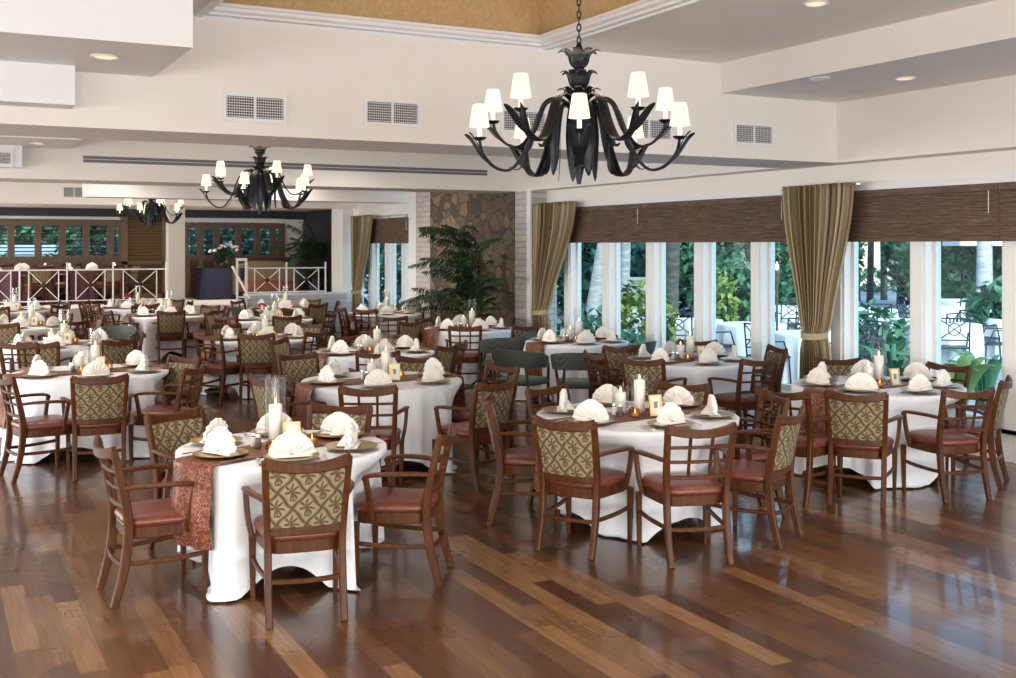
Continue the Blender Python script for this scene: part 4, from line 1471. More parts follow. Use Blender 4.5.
def chandelier_proto(chain_top):
    """z measured from the shade level origin (local 0 = world z 2.75)"""
    O = 2.75; I = M['iron']; P_ = []
    stem = MB().lathe([(0.012, 2.36 - O), (0.03, 2.45 - O), (0.045, 2.6 - O), (0.05, 2.75 - O), (0.06, 2.83 - O), (0.045, 2.88 - O), (0.03, 2.92 - O), (0.045, 2.97 - O), (0.035, 3.03 - O), (0.025, 3.06 - O), (0.035, 3.10 - O), (0.022, 3.17 - O), (0.008, 3.2 - O)], 16)
    P_.append(('stem', stem.mesh('stem', I, 0.7)))
    for z_, rad, n in ((3.09, 0.10, 8), (2.965, 0.085, 8), (2.865, 0.10, 8)):
        cup = MB()
        for i in range(n):
            a = 2 * pi * i / n + z_ * 3
            pts = smoothpath([(0.02 * cos(a), 0.02 * sin(a), z_ - 0.05 - O), (0.045 * cos(a), 0.045 * sin(a), z_ - 0.02 - O), (0.06 * cos(a), 0.06 * sin(a), z_ + 0.03 - O), (rad * cos(a), rad * sin(a), z_ + 0.062 - O), ((rad + 0.03) * cos(a), (rad + 0.03) * sin(a), z_ + 0.052 - O)], 4)
            blade(cup, pts, 0.062, 0.004, up=(cos(a), sin(a), 0.3))
        P_.append(('leaf_cup', cup.mesh('leaf_cup', I, 0.9)))
    # hanging leaves
    for i in range(10):
        a = 2 * pi * i / 10 + 0.31
        L_ = 2.38 if i % 2 else 2.42
        r0 = 0.10 if i % 2 else 0.16
        lf = MB()
        pts = smoothpath([(0.045 * cos(a), 0.045 * sin(a), 2.80 - O), (r0 * 0.85 * cos(a), r0 * 0.85 * sin(a), 2.83 - O), (r0 * 1.1 * cos(a), r0 * 1.1 * sin(a), 2.68 - O), (r0 * 1.12 * cos(a), r0 * 1.12 * sin(a), 2.52 - O), (r0 * 1.2 * cos(a), r0 * 1.2 * sin(a), L_ - O)], 5)
        blade(lf, pts, 0.088, 0.004, up=(cos(a), sin(a), 0.2), peak=0.55)
        P_.append(('leaf', lf.mesh('leaf', I, 0.9)))
    # arms
    for i in range(10):
        ring_a = i % 2 == 0
        a = radians(36 * i)      # 0 = toward -Y side after rotation
        ca_, sa_ = cos(a), sin(a)
        if ring_a:
            pr = [(0.03, 2.80), (0.13, 2.86), (0.235, 2.79), (0.315, 2.58), (0.41, 2.445), (0.51, 2.45), (0.585, 2.53), (0.605, 2.615)]
        else:
            pr = [(0.03, 2.81), (0.12, 2.875), (0.21, 2.85), (0.28, 2.70), (0.36, 2.60), (0.455, 2.61), (0.525, 2.68), (0.55, 2.75)]
        pts = smoothpath([(q * ca_, q * sa_, z_ - O) for q, z_ in pr], 5)
        n = len(pts)
        am = MB()
        am.sweep(pts, [0.020 + 0.056 * sin(pi * min(1, (i2 / (n - 1)) * 1.05)) for i2 in range(n)], 0.010, up=(0, 0, 1), c=0.25)
        am.tube(pts, 0.009, 6)
        tx, ty = -sa_, ca_
        rr_, ze = pr[-1]
        for s_ in (-1, 1):
            q0 = pr[-3]; q1 = pr[-2]
            pts2 = smoothpath([(q0[0] * ca_, q0[0] * sa_, q0[1] - O), (q1[0] * ca_ + s_ * 0.02 * tx, q1[0] * sa_ + s_ * 0.02 * ty, q1[1] - O - 0.01), ((rr_ + 0.04) * ca_ + s_ * 0.045 * tx, (rr_ + 0.04) * sa_ + s_ * 0.045 * ty, ze - O + 0.0), ((rr_ + 0.075) * ca_ + s_ * 0.06 * tx, (rr_ + 0.075) * sa_ + s_ * 0.06 * ty, ze - O + 0.03)], 4)
            blade(am, pts2, 0.046, 0.004, up=(ca_, sa_, 0.2))
        # drooping leaf under the elbow
        q = pr[3]
        pts3 = smoothpath([(q[0] * ca_, q[0] * sa_, q[1] - O), ((q[0] + 0.02) * ca_, (q[0] + 0.02) * sa_, q[1] - O - 0.09), ((q[0] + 0.06) * ca_, (q[0] + 0.06) * sa_, q[1] - O - 0.14), ((q[0] + 0.11) * ca_, (q[0] + 0.11) * sa_, q[1] - O - 0.125)], 4)
        blade(am, pts3, 0.055, 0.004, up=(ca_, sa_, 0.2))
        T_ = Matrix.Translation((rr_ * ca_, rr_ * sa_, ze - O))
        pan = MB().lathe([(0.008, -0.012), (0.03, -0.006), (0.040, 0.004), (0.042, 0.008), (0.036, 0.007), (0.012, 0.003)], 18).xf(T_).mesh('drip_pan', I, 0.8)
        tube_ = MB().lathe([(0.013, 0.004), (0.013, 0.075)], 12).xf(T_).mesh('candle_sleeve', M['tubewhite'], 0.8)
        shd = MB().lathe([(0.060, 0.068), (0.058, 0.075), (0.040, 0.192), (0.036, 0.199), (0.037, 0.192), (0.056, 0.075)], 22, cap0=False, cap1=False).xf(T_).mesh('lamp_shade', M['shade'], 0.9)
        P_.append(('arm', am.mesh('arm', I, 0.9), None, [('drip_pan', pan), ('candle_sleeve', tube_, 'cream candle sleeve'), ('lamp_shade', shd, 'lit cream lamp shade')]))
    ch = MB(); z_ = 3.19 - O; i = 0
    while z_ < chain_top - O:
        pts = []
        for k_ in range(13):
            a = 2 * pi * k_ / 12
            q, zz = 0.011 * cos(a), 0.024 * sin(a)
            pts.append((q, 0, z_ + 0.022 + zz) if i % 2 else (0, q, z_ + 0.022 + zz))
        ch.tube(pts, 0.0042, 6); z_ += 0.038; i += 1
    P_.append(('chain', ch.mesh('chain', I, 0.9)))
    return P_


big = chandelier_proto(zt - 0.01)
far_c = chandelier_proto(ZC - 0.01)
near_rot = atan2(-5.3, -3.23)     # first arm toward the camera
for (xc, yc, pr_, lb) in ((3.25 * S, 5.285 * S, big, 'large black leaf chandelier with ten lit shades, nearest the camera'),
                          (3.28 * S, 12.08 * S, far_c, 'black leaf chandelier below the second beam, middle of three'),
                          (3.97, 22.6, far_c, 'smallest looking black leaf chandelier, before the louvered panel')):
    place(pr_, 'chandelier', lb, 'chandelier', (xc, yc, 2.75), near_rot, 'black leaf chandeliers')
    l = bpy.data.lights.new('chandelier', 'POINT'); l.energy = 26; l.color = (1, 0.8, 0.58); l.shadow_soft_size = 0.35
    lo = link(bpy.data.objects.new('chandelier_lamp', l)); lo.location = (xc, yc, 3.02)

# ================================================================== railings
def railing(pxs, Y, zbot, ztop, zpost, label, Yplane=None, zbase=None, base=None):
    xs = [onY(p, 270, Y).x for p in pxs]
    t = thing('railing', label, 'railing', (xs[0], Y, zbase), 0, 'white platform railings')
    W = M['white']; x0 = xs[0]
    for x in xs:
        part('post', MB().bbox(x - x0 - 0.016, x - x0 + 0.016, -0.016, 0.016, 0, zpost - zbase, 0.004).mesh('post', W, 0.4), t)
    part('top_rail', MB().bbox(0, xs[-1] - x0, -0.016, 0.016, ztop - zbase - 0.014, ztop - zbase + 0.014, 0.004).mesh('top_rail', W, 0.4), t)
    part('bottom_rail', MB().bbox(0, xs[-1] - x0, -0.014, 0.014, zbot - zbase - 0.012, zbot - zbase + 0.012, 0.004).mesh('bottom_rail', W, 0.4), t)
    for a, b in zip(xs, xs[1:]):
        w = b - a
        u0, u1 = a - x0 + 0.19 * w, a - x0 + 0.82 * w
        X_ = MB()
        for u in (u0, u1):
            X_.box(u - 0.010, u + 0.010, -0.010, 0.010, zbot - zbase, ztop - zbase)
        za, zb_ = zbot - zbase + 0.02, ztop - zbase - 0.02
        X_.sweep([(u0, 0, za), (u1, 0, zb_)], 0.016, 0.016, up=(0, 1, 0)); X_.sweep([(u0, 0.003, zb_), (u1, 0.003, za)], 0.016, 0.016, up=(0, 1, 0))
        xp_ = part('cross_panel', X_.mesh('cross_panel', W, 0.4), t)
        ro = MB().lathe([(0.02, -0.024), (0.05, -0.018), (0.055, 0.0), (0.05, 0.018), (0.02, 0.024)], 14).xf(Matrix.Translation(((u0 + u1) / 2, 0, (za + zb_) / 2)) @ Matrix.Rotation(pi / 2, 4, 'X'))
        part('rosette', ro.mesh('rosette', M['black'], 0.8), xp_, 'black centre rosette')
YL = YH + 0.3
zb0, zt0, zp0 = onY(60, 301, YL).z, onY(60, 270, YL).z, onY(60, 262.5, YL).z
railing([-30, 19.5, 67, 113, 166], YL, zb0, zt0, zp0, 'long white railing with crosses left of the pillar', zbase=ZP)
zt1, zp1 = onY(290, 268, YH + 0.08).z, onY(290, 262, YH + 0.08).z
railing([247, 286.5, 325.5], YH + 0.08, zcw + 0.03, zt1, zp1, 'white railing with crosses on the clapboard wall', zbase=zcw)
t = thing('stair_rail', 'white stair handrail beside the platform steps', 'railing', (onY(241, 270, YH).x, YH - 0.05, 0))
part('post', MB().bbox(-0.12, -0.075, -0.022, 0.022, 0, onY(241, 259, YH).z).mesh('post', M['white'], 0.4), t)
part('post', MB().bbox(0.075, 0.12, -0.022, 0.022, 0, onY(241, 259, YH).z).mesh('post', M['white'], 0.4), t)
part('top_rail', MB().bbox(-0.12, 0.12, -0.03, 0.03, onY(241, 260, YH).z - 0.02, onY(241, 259, YH).z + 0.02).mesh('top_rail', M['white'], 0.4), t)
part('handrail', MB().sweep([(-0.22, -0.05, onY(241, 266, YH).z), (0.05, -0.5, onY(241, 293, YH).z - 0.1)], 0.045, 0.05).mesh('handrail', M['white'], 0.4), t)
part('bottom_rail', MB().bbox(-0.12, 0.12, -0.016, 0.016, onY(241, 297, YH).z - 0.02, onY(241, 297, YH).z + 0.02).mesh('bottom_rail', M['white'], 0.4), t)

# ================================================================== platform furniture
bx = onY(221, 280, 25.7 * S)
t = thing('buffet_table', 'navy skirted buffet table on the platform', 'table', (bx.x, bx.y, ZP))
rr = []
for j in range(9):
    z = 0.74 * (1 - j / 8)
    ring = []
    for i in range(72):
        a = 2 * pi * i / 72
        q = 6.0
        ex = 0.55 * abs(cos(a)) ** (2 / q) * (1 if cos(a) >= 0 else -1); ey = 0.36 * abs(sin(a)) ** (2 / q) * (1 if sin(a) >= 0 else -1)
        k_ = 1 + 0.10 * j / 8 + 0.025 * sin(14 * a) * j / 8
        ring.append((ex * k_, ey * k_, z))
    rr.append(ring)
b = MB(); b.rings(rr, True, True)
part('skirt', b.mesh('skirt', M['navy'], 0.6), t)
part('tabletop', MB().bbox(-0.54, 0.54, -0.35, 0.35, 0.741, 0.752).mesh('tabletop', M['navy'], 0.4), t)


def leafcloud(mb, n, c, rad, size, rnd, shell=0.4, squash=1.0, droop=0.0):
    for i in range(n):
        while True:
            p = Vector((rnd.uniform(-1, 1), rnd.uniform(-1, 1), rnd.uniform(-1, 1)))
            if shell < p.length <= 1:
                break
        q = Vector((c[0] + p.x * rad[0], c[1] + p.y * rad[1], c[2] + p.z * rad[2]))
        s_ = size * rnd.uniform(0.6, 1.3)
        mt = Matrix.Translation(q) @ Matrix.Rotation(rnd.uniform(0, 6.28), 4, 'Z') @ Matrix.Rotation(rnd.uniform(-1.2, 1.2) - droop, 4, 'X') @ Matrix.Rotation(rnd.uniform(-0.6, 0.6), 4, 'Y')
        pts = [(0, 0, 0), (s_ * 0.32, s_ * 0.45, 0.05 * s_), (0, s_, -0.1 * s_), (-s_ * 0.32, s_ * 0.45, 0.05 * s_)]
        mb.add([mt @ Vector(v_) for v_ in pts], [(0, 1, 2, 3)])


t = thing('flower_arrangement', 'white orchid arrangement standing on the navy buffet', 'flowers', (bx.x + 0.05, bx.y, ZP + 0.752))
part('pot', MB().lathe([(0.08, 0), (0.10, 0.02), (0.11, 0.12), (0.09, 0.15)], 18).mesh('pot', M['terracotta'], 0.7), t)
rnd = random.Random(4)
b = MB(); leafcloud(b, 150, (0, 0, 0.28), (0.2, 0.2, 0.2), 0.12, rnd, 0.0)
part('leaves', b.mesh('leaves', M['palm'], 0), t)
b = MB()
for cx2, cz2 in ((-0.26, 0.42), (-0.05, 0.52), (0.28, 0.47), (0.12, 0.58)):
    b.tube(smoothpath([(cx2 * 0.2, 0, 0.1), (cx2 * 0.5, 0.02, 0.45), (cx2, 0, cz2)], 4), 0.006, 5)
part('stems', b.mesh('stems', M['stem'], 0.8), t)
b = MB()
for cx2, cz2 in ((-0.26, 0.42), (-0.05, 0.52), (0.28, 0.47), (0.12, 0.58)):
    for i in range(9):
        s0 = len(b.v)
        b.lathe([(0.004, -0.01), (0.03, 0.004), (0.036, 0.012), (0.01, 0.016)], 6).xf(Matrix.Translation((cx2 + rnd.uniform(-0.09, 0.09), rnd.uniform(-0.07, 0.07), cz2 + rnd.uniform(-0.06, 0.06))) @ Matrix.Rotation(rnd.uniform(-1.4, 1.4), 4, 'X'), s0)
part('blossoms', b.mesh('blossoms', M['orchid'], 0.8), t)
# settee
sx = onY(267, 280, 25.2 * S)
t = thing('settee', 'curved tan settee with red-brown seat behind the white railing', 'sofa', (sx.x + 0.05, sx.y, ZP))
b = MB(); rr = []
for i in range(25):
    q = i / 24 * 2 - 1
    x = q * 0.85; y = 0.35 - 0.22 * (q * q) ** 1.2; zt_ = 0.93 - 0.16 * abs(q) ** 3
    rr.append([(x, y - 0.07, 0.12), (x, y + 0.05, 0.12), (x, y + 0.09, zt_ - 0.03), (x, y + 0.03, zt_), (x, y - 0.05, zt_ - 0.03)])
b.rings(rr)
part('backrest', b.mesh('backrest', M['tapestry'], 0.7), t)
part('seat', cushion(0.78, 0.30, -0.02, 0.2, [(0.97, 0), (1, 0.02), (1, 0.2), (0.96, 0.24), (0.6, 0.26), (0.05, 0.26)], n=6, taper=0).mesh('seat', M['leather'], 0.8), t)
for x in (-0.7, 0.7):
    for y in (-0.25, 0.28):
        part('leg', MB().sweep([(x, y, 0), (x, y, 0.22)], [0.04, 0.06], [0.04, 0.06], up=(0, 1, 0)).mesh('leg', M['wood'], 0.5), t)
# burgundy tables with chairs behind the left railing
PT = (('platform table left of the tan panel', 92, 25.3 * S), ('platform table at left edge', 22, 25.2 * S))
for i, (ph, px, Y) in enumerate(PT):
    p = onY(px, 275, Y)
    place(TP[0.67], 'round_table', 'round table under burgundy cloth, %s' % ph, 'table', (p.x, p.y, ZP), 0, 'platform tables')
    single('tablecloth', tablecloth(0.67, 1.2, 0.4, [], 3 + i, M['burgundy']), 'burgundy tablecloth on the %s' % ph, 'tablecloth', (p.x, p.y, ZP), 0, 'burgundy tablecloths')
    for k_ in range(4):
        th = 20 + 90 * k_
        d = camdir(th)
        q = p + d * 0.48
        single('fan_napkin', NAP[k_], 'white fan napkin on the %s, %s' % (ph, octant(th)), 'napkin', (q.x, q.y, ZP + 0.76), atan2(-d.y, -d.x) - pi / 2, 'platform napkins')
        q = p + d * 0.82
        th2 = th + 25; d = camdir(th2); q = p + d * 0.80
        place(CH['B'], 'tapestry_armchair', 'tapestry armchair at the %s, %s' % (ph, octant(th2)), 'chair', (q.x, q.y, ZP), atan2(-d.y, -d.x) - pi / 2, 'platform chairs')


# ================================================================== indoor palms
def frond_mesh(length, droop, rnd, width=0.34, n=26, m=None):
    b = MB()
    path = []
    for i in range(n + 1):
        q = i / n
        path.append(Vector((0, length * (q * (0.50 + 0.30 * droop) + 0.05 * q * q), length * (1.05 * q - droop * 0.95 * q * q))))
    b.tube(path, [0.009 * (1 - 0.85 * i / n) for i in range(n + 1)], 5)
    for i in range(4, n):
        q = i / n
        p = path[i]; t_ = (path[i + 1] - path[i]).normalized()
        L_ = width * (sin(pi * min(1, q * 0.86 + 0.14)) ** 0.7) * rnd.uniform(0.85, 1.1)
        for s_ in (-1, 1):
            side = Vector((s_, 0, 0))
            dr = (side * 0.74 + t_ * 0.62 + Vector((0, 0, -0.18 - 0.25 * rnd.random()))).normalized()
            wv = dr.cross(Vector((0, 0, 1))).normalized() * 0.019
            mid = p + dr * L_ * 0.5 + Vector((0, 0, 0.015)); tip = p + dr * L_ + Vector((0, 0, -0.10 * L_ / width))
            b.add([p - wv * 0.4, p + wv * 0.4, mid + wv, tip, mid - wv], [(0, 1, 2, 4), (4, 2, 3)])
    return b.mesh('frond', m or M['palm'], 0)


def palm(name, label, loc, hgt, nf, fl, seed, pot=0.2):
    rnd = random.Random(seed)
    t = thing(name, label, 'potted palm', loc)
    part('planter', MB().lathe([(pot * 0.7, 0), (pot * 0.75, 0.01), (pot, pot * 1.7), (pot * 1.08, pot * 1.75), (pot * 1.08, pot * 1.9), (pot * 0.95, pot * 1.9), (pot * 0.9, pot * 1.7)], 24).mesh('planter', M['terracotta'], 0.7), t)
    st_ = MB()
    for i in range(7):
        a = 2 * pi * i / 7
        st_.tube(smoothpath([(0.06 * cos(a), 0.06 * sin(a), pot * 1.6), (0.09 * cos(a), 0.09 * sin(a), hgt * 0.7), (0.13 * cos(a), 0.13 * sin(a), hgt)], 4), 0.016, 6)
    part('stems', st_.mesh('stems', M['stem'], 0.8), t)
    meshes = [frond_mesh(fl * rnd.uniform(0.8, 1.05), rnd.uniform(0.25, 1.1), rnd) for _ in range(7)]
    for i in range(nf):
        o = part('frond', meshes[i % 7], t)
        a = 2.399 * i + rnd.uniform(-0.2, 0.2)
        q = i / nf
        o.location = (0.09 * cos(a), 0.09 * sin(a), hgt * (0.30 + 0.70 * rnd.random()))
        o.rotation_euler = (rnd.uniform(-0.25, 0.45), 0, a)
        s_ = rnd.uniform(0.75, 1.05) * (0.42 if -sin(a) > 0.2 else 1.0)
        o.scale = (s_, s_, s_)


pp = onZ(481, 330, 0.0)
palm('potted_palm', 'big dark green palm in front of the stone chimney wall', (7.85, 15.95, 0), 1.85, 64, 1.55, 3, 0.22)
palm('potted_palm', 'tall palm on the platform beside the white pilaster', (onY(322, 270, 24.9 * S).x - 0.2, 24.8 * S, ZP), 1.25, 40, 1.25, 8, 0.18)

# ================================================================== outside
GZ = -0.15
struct('ground', MB().box(XW + 0.2, 70, -25, 75, GZ - 0.1, GZ), M['patio'], 'garden patio ground')
def G(px, py):
    return onZ(px, py, GZ)


def trunk(px, F, rad, lean, label, m, h=7.0, crown=True, lm='leaf2'):
    u = (px - CX) / FPX
    x, y = RF(u * F, F)
    t = thing('tree', label, 'tree', (x, y, GZ), 0, 'garden trees')
    pts = smoothpath([(0, 0, 0), (lean * 0.35, 0, h * 0.25), (lean * 0.8, 0, h * 0.6), (lean, 0, h)], 5)
    n = len(pts)
    part('trunk', MB().tube(pts, [rad * (1.25 - 0.5 * i / n) for i in range(n)], 12).mesh('trunk', m, 0.9), t)
    if crown:
        b = MB(); rnd = random.Random(int(px))
        leafcloud(b, 700, (lean, 0, h), (2.2, 2.2, 1.3), 0.55, rnd, 0.3)
        part('crown', b.mesh('crown', M[lm], 0), t)
trunk(586, 23, 0.125, 1.0, 'pale leaning tree trunk outside the far window panes', M['bark_light'])
trunk(623, 26, 0.105, 0.2, 'slim pale trunk rising before the grey garden wall', M['bark_light'])
trunk(669, 21, 0.13, 0.2, 'dark thick trunk close outside the middle panes', M['bark_dark'])
trunk(983, 25.5, 0.15, 0.15, 'straight grey trunk in front of the white umbrella', M['bark_light'], 9.0, False)
trunk(948, 36, 0.16, 0.1, 'distant pale trunk behind the hedge', M['bark_light'])
trunk(870, 41, 0.11, 0.1, 'slim dark trunk in the sunlit gap', M['bark_dark'])
trunk(884, 43, 0.11, -0.1, 'second slim dark trunk in the sunlit gap', M['bark_dark'])
trunk(900, 40, 0.11, 0.3, 'third slim dark trunk beyond the sunlit gap', M['bark_dark'])
trunk(857, 42, 0.11, -0.2, 'fourth slim trunk at the left of the sunlit gap', M['bark_dark'])

def hedge(px, F, wr, hr, label, lm, n=1400, size=0.35, zc=None, name='shrub', cat='shrub', zmin=0.0):
    u = (px - CX) / FPX
    x, y = RF(u * F, F)
    b = MB(); rnd = random.Random(int(px * 7 + F))
    leafcloud(b, n, (0, 0, zmin + hr), (wr, wr * 0.8, hr), size, rnd, 0.55)
    t = thing(name, label, cat, (x, y, GZ), -PSI, 'garden greenery')
    part('foliage', b.mesh('foliage', M[lm], 0), t)
    s_ = MB()
    for i in range(5):
        a = i * 1.26
        s_.tube([(0.05 * cos(a), 0.05 * sin(a), 0), (wr * 0.4 * cos(a), wr * 0.3 * sin(a), zmin + hr)], [0.05, 0.02], 6)
    part('stems', s_.mesh('stems', M['bark_dark'], 0.8), t)

# tall backdrop greenery
for i, (px, F, wr, hr, lm) in enumerate([(545, 34, 3.0, 2.4, 'leaf2'), (600, 37, 2.8, 2.4, 'leaf2'), (655, 36, 2.6, 2.3, 'leaf2'), (700, 31, 2.2, 2.2, 'leaf2'), (738, 29, 2.0, 2.2, 'leaf1'), (775, 31, 2.0, 2.2, 'leaf2'),
                                         (812, 34, 1.4, 2.3, 'leaf2'), (830, 39, 1.2, 2.4, 'leaf1'), (920, 38, 1.25, 2.2, 'leaf2'), (962, 33, 1.9, 1.95, 'leaf1'), (1000, 35, 2.6, 2.3, 'leaf1'), (1050, 33, 2.8, 2.4, 'leaf2'), (1110, 30, 3.0, 2.4, 'leaf1')]):
    hedge(px, F, wr, hr, ['dense dark hedge far beyond the far panes', 'dense hedge behind the leaning pale trunk', 'dense hedge behind the dark thick trunk', 'leafy bank behind the white garden tables', 'bright leafy tree mass behind the patio tables', 'leafy mass beside the near curtain edge', 'leafy mass hidden behind the near curtain', 'green bank left of the sunlit gap', 'leafy bank right of the sunlit gap', 'broad green shrub behind the grey trunk', 'green bank behind the white umbrella', 'hedge at the right edge outside', 'hedge beyond the right edge outside'][i], lm, 2200 if px < 720 else 3400, 0.36 if px < 720 else 0.26)
bcw = MB(); q0, q1 = RF((845 - CX) / FPX * 58, 58), RF((905 - CX) / FPX * 58, 58)  # added upright board, its cream colour stands in for distant sunlight
bcw.sweep([(q0[0], q0[1], 1.0), (q1[0], q1[1], 1.0)], 0.3, 2.3, c=0.02); bcw.sweep([(q0[0], q0[1], 2.2), (q1[0], q1[1], 2.2)], 0.5, 0.1, c=0.02)
single('garden_slab', bcw.mesh('sunlight_board', mat('sunlight_board', (0.85, 0.74, 0.50), 0.8), 0.4), 'cream board added for sunlight in the gap between trunks', 'wall')
hedge(385, 38, 3.0, 2.4, 'green bank outside the far window', 'leaf2', 1800, 0.36)
hedge(430, 37, 3.0, 2.4, 'green bank outside the far window, window post side', 'leaf2', 1800, 0.36)
hedge(490, 36, 3.0, 2.4, 'green bank hidden behind the stone chimney', 'leaf2', 1200, 0.36)
hedge(871, 50, 4.0, 0.5, 'low hedge under the sunlit gap', 'leaf1', 900, 0.3)
hedge(641, 19.5, 0.62, 0.75, 'yellow-green bush below the grey garden wall', 'leaf3', 700, 0.17)
hedge(735, 25.0, 0.75, 0.95, 'round bush behind the white patio tables', 'leaf1', 700, 0.2)
hedge(722, 24.0, 0.35, 0.78, 'small yellow bush between the patio tables', 'leaf3', 260, 0.17)
hedge(610, 18.0, 0.6, 0.40, 'low pale plants under the leaning trunk', 'leaf1', 300, 0.2)
hedge(585, 19.5, 0.6, 0.5, 'low ferns outside the far panes', 'leaf1', 300, 0.2)
hedge(993, 21.0, 0.45, 0.75, 'spiky green plants at the base of the grey trunk', 'leaf1', 300, 0.3)
hedge(875, 19.0, 0.6, 0.55, 'leafy planting between the iron chairs', 'leaf1', 360, 0.22)
hedge(795, 13.2, 0.35, 0.18, 'low ferns right outside the window behind the curtain', 'leaf1', 200, 0.2)
hedge(700, 15.5, 0.3, 0.22, 'small green plant outside the middle panes', 'leaf1', 160, 0.18)

def broadleaf(px, F, n, L_, label, lm, wid=0.3, seed=1):
    u = (px - CX) / FPX; x, y = RF(u * F, F); rnd = random.Random(seed)
    t = thing('garden_plant', label, 'plant', (x, y, GZ), 0, 'window plants')
    for i in range(n):
        a = 2.4 * i; q = rnd.uniform(0.7, 1.1) * L_
        b = MB()
        out = rnd.uniform(0.25, 0.6)
        pts = smoothpath([(0.04 * cos(a), 0.04 * sin(a), 0), (out * 0.35 * q * cos(a), out * 0.35 * q * sin(a), q * 0.55), (out * 0.8 * q * cos(a), out * 0.8 * q * sin(a), q * 0.9), (out * 1.25 * q * cos(a), out * 1.25 * q * sin(a), q * 0.95)], 5)
        blade(b, pts, wid, 0.006, up=(-sin(a) * 0.2, cos(a) * 0.2, 1), peak=0.6)
        part('leaf', b.mesh('leaf', M[lm], 0.9), t)
broadleaf(930, 13.4, 13, 0.85, 'broad-leaved plant outside the window at right', 'leaf3', 0.22, 1)
broadleaf(955, 12.9, 13, 0.80, 'second broad-leaved plant, nearer the right window post', 'leaf3', 0.20, 2)
broadleaf(985, 13.5, 14, 0.85, 'narrow-leaved plant beside the right window post', 'leaf1', 0.09, 3)
broadleaf(892, 14.3, 22, 0.80, 'spreading sago plant outside beside the white post', 'leaf1', 0.07, 4)
broadleaf(866, 13.6, 16, 0.70, 'low sago plant outside next to the curtain', 'leaf1', 0.07, 5)

u0, u1 = 604, 652
p0, p1 = RF((600 - CX) / FPX * 29, 29), RF((650 - CX) / FPX * 29, 29)
b = MB().sweep([(p0[0], p0[1], 0.45), (p1[0], p1[1], 0.45)], 0.25, 1.25, c=0.05)
b.sweep([(p0[0], p0[1], 1.11), (p1[0], p1[1], 1.11)], 0.33, 0.08, c=0.05)
single('garden_slab', b.mesh('garden_slab', M['greywall'], 0.4), 'low grey garden wall behind the slim pale trunk', 'wall')

def iron_chair():
    I = mat('blue_black_iron', (0.02, 0.03, 0.05), 0.5); P_ = []
    b = MB()
    for x in (-0.24, 0.24):
        b.tube([(x, -0.22, 0.42), (x, -0.27, 0.92)], 0.014, 6)
    b.tube([(-0.24, -0.27, 0.92), (0.24, -0.27, 0.92)], 0.014, 6); b.tube([(-0.24, -0.235, 0.55), (0.24, -0.235, 0.55)], 0.012, 6)
    b.tube([(-0.24, -0.24, 0.56), (0.24, -0.265, 0.91)], 0.010, 6); b.tube([(-0.24, -0.265, 0.91), (0.24, -0.24, 0.56)], 0.010, 6)
    b.tube([(0.10 * cos(2 * pi * i / 16), -0.25 - 0.01 * sin(2 * pi * i / 16), 0.735 + 0.10 * sin(2 * pi * i / 16)) for i in range(17)], 0.010, 6)
    P_.append(('backrest', b.mesh('backrest', I, 0.8)))
    P_.append(('seat', MB().bbox(-0.25, 0.25, -0.22, 0.25, 0.40, 0.43).mesh('seat', I, 0.5)))
    for s_ in (-1, 1):
        for y in (-0.22, 0.22):
            P_.append(('leg', MB().tube([(s_ * 0.24, y, 0.41), (s_ * 0.26, y * 1.1, 0)], 0.015, 6).mesh('leg', I, 0.8)))
        P_.append(('armrest', MB().tube([(s_ * 0.24, -0.24, 0.66), (s_ * 0.27, 0.1, 0.66), (s_ * 0.26, 0.2, 0.42)], 0.014, 6).mesh('armrest', I, 0.8)))
    return P_
IC = iron_chair()
garden = [(690, 20.5, 'patio table outside the middle panes'), (752, 19.5, 'patio table left of the near curtain'), (778, 25, 'patio table behind the curtain edge'), (812, 17.5, 'patio table behind the near curtain'), (868, 24, 'patio table below the sunlit gap'), (893, 20.5, 'patio table behind the sago plants'), (945, 19.5, 'patio table behind broad leaves'), (935, 25, 'farther patio table by the grey trunk'), (962, 28, 'distant patio table left of the grey trunk'), (1010, 21, 'patio table right of the grey trunk'), (650, 24, 'patio table behind the dark trunk')]
gt = table_proto(0.6)
for i, (px, F, ph) in enumerate(garden):
    x, y = RF((px - CX) / FPX * F, F)
    place(gt, 'patio_table', 'round %s' % ph, 'table', (x, y, GZ), 0, 'patio tables')
    single('tablecloth', tablecloth(0.6, 1.25, 0.3 * i, [], 20 + i, M['cloth'], 96), 'white cloth on the %s' % ph, 'tablecloth', (x, y, GZ), 0, 'patio tablecloths')
    for k_, th in enumerate((20, 100, -70) if i % 2 else (-20, 75)):
        d = camdir(th + 11 * i % 30)
        q = (x + d.x * 0.85, y + d.y * 0.85)
        place(IC, 'iron_chair', 'black iron chair at the %s, %s' % (ph, octant(th)), 'chair', (q[0], q[1], GZ), atan2(-d.y, -d.x) - pi / 2, 'patio iron chairs')

def umbrella(px, F, zt_, rad, label):
    x, y = RF((px - CX) / FPX * F, F)
    t = thing('patio_umbrella', label, 'umbrella', (x, y, GZ), 0, 'white patio umbrellas')
    part('pole', MB().tube([(0, 0, 0), (0, 0, zt_)], 0.025, 8).mesh('pole', M['white'], 0.8), t)
    b = MB().lathe([(rad, zt_ - 0.62), (rad, zt_ - 0.50), (rad * 0.5, zt_ - 0.25), (0.03, zt_)], 8, cap0=False)
    part('canopy', b.mesh('canopy', M['cloth'], 0.2), t)
umbrella(992, 31, 2.75, 1.3, 'white patio umbrella behind the grey trunk')
umbrella(966, 34, 1.6, 0.8, 'small white umbrella left of the grey trunk')

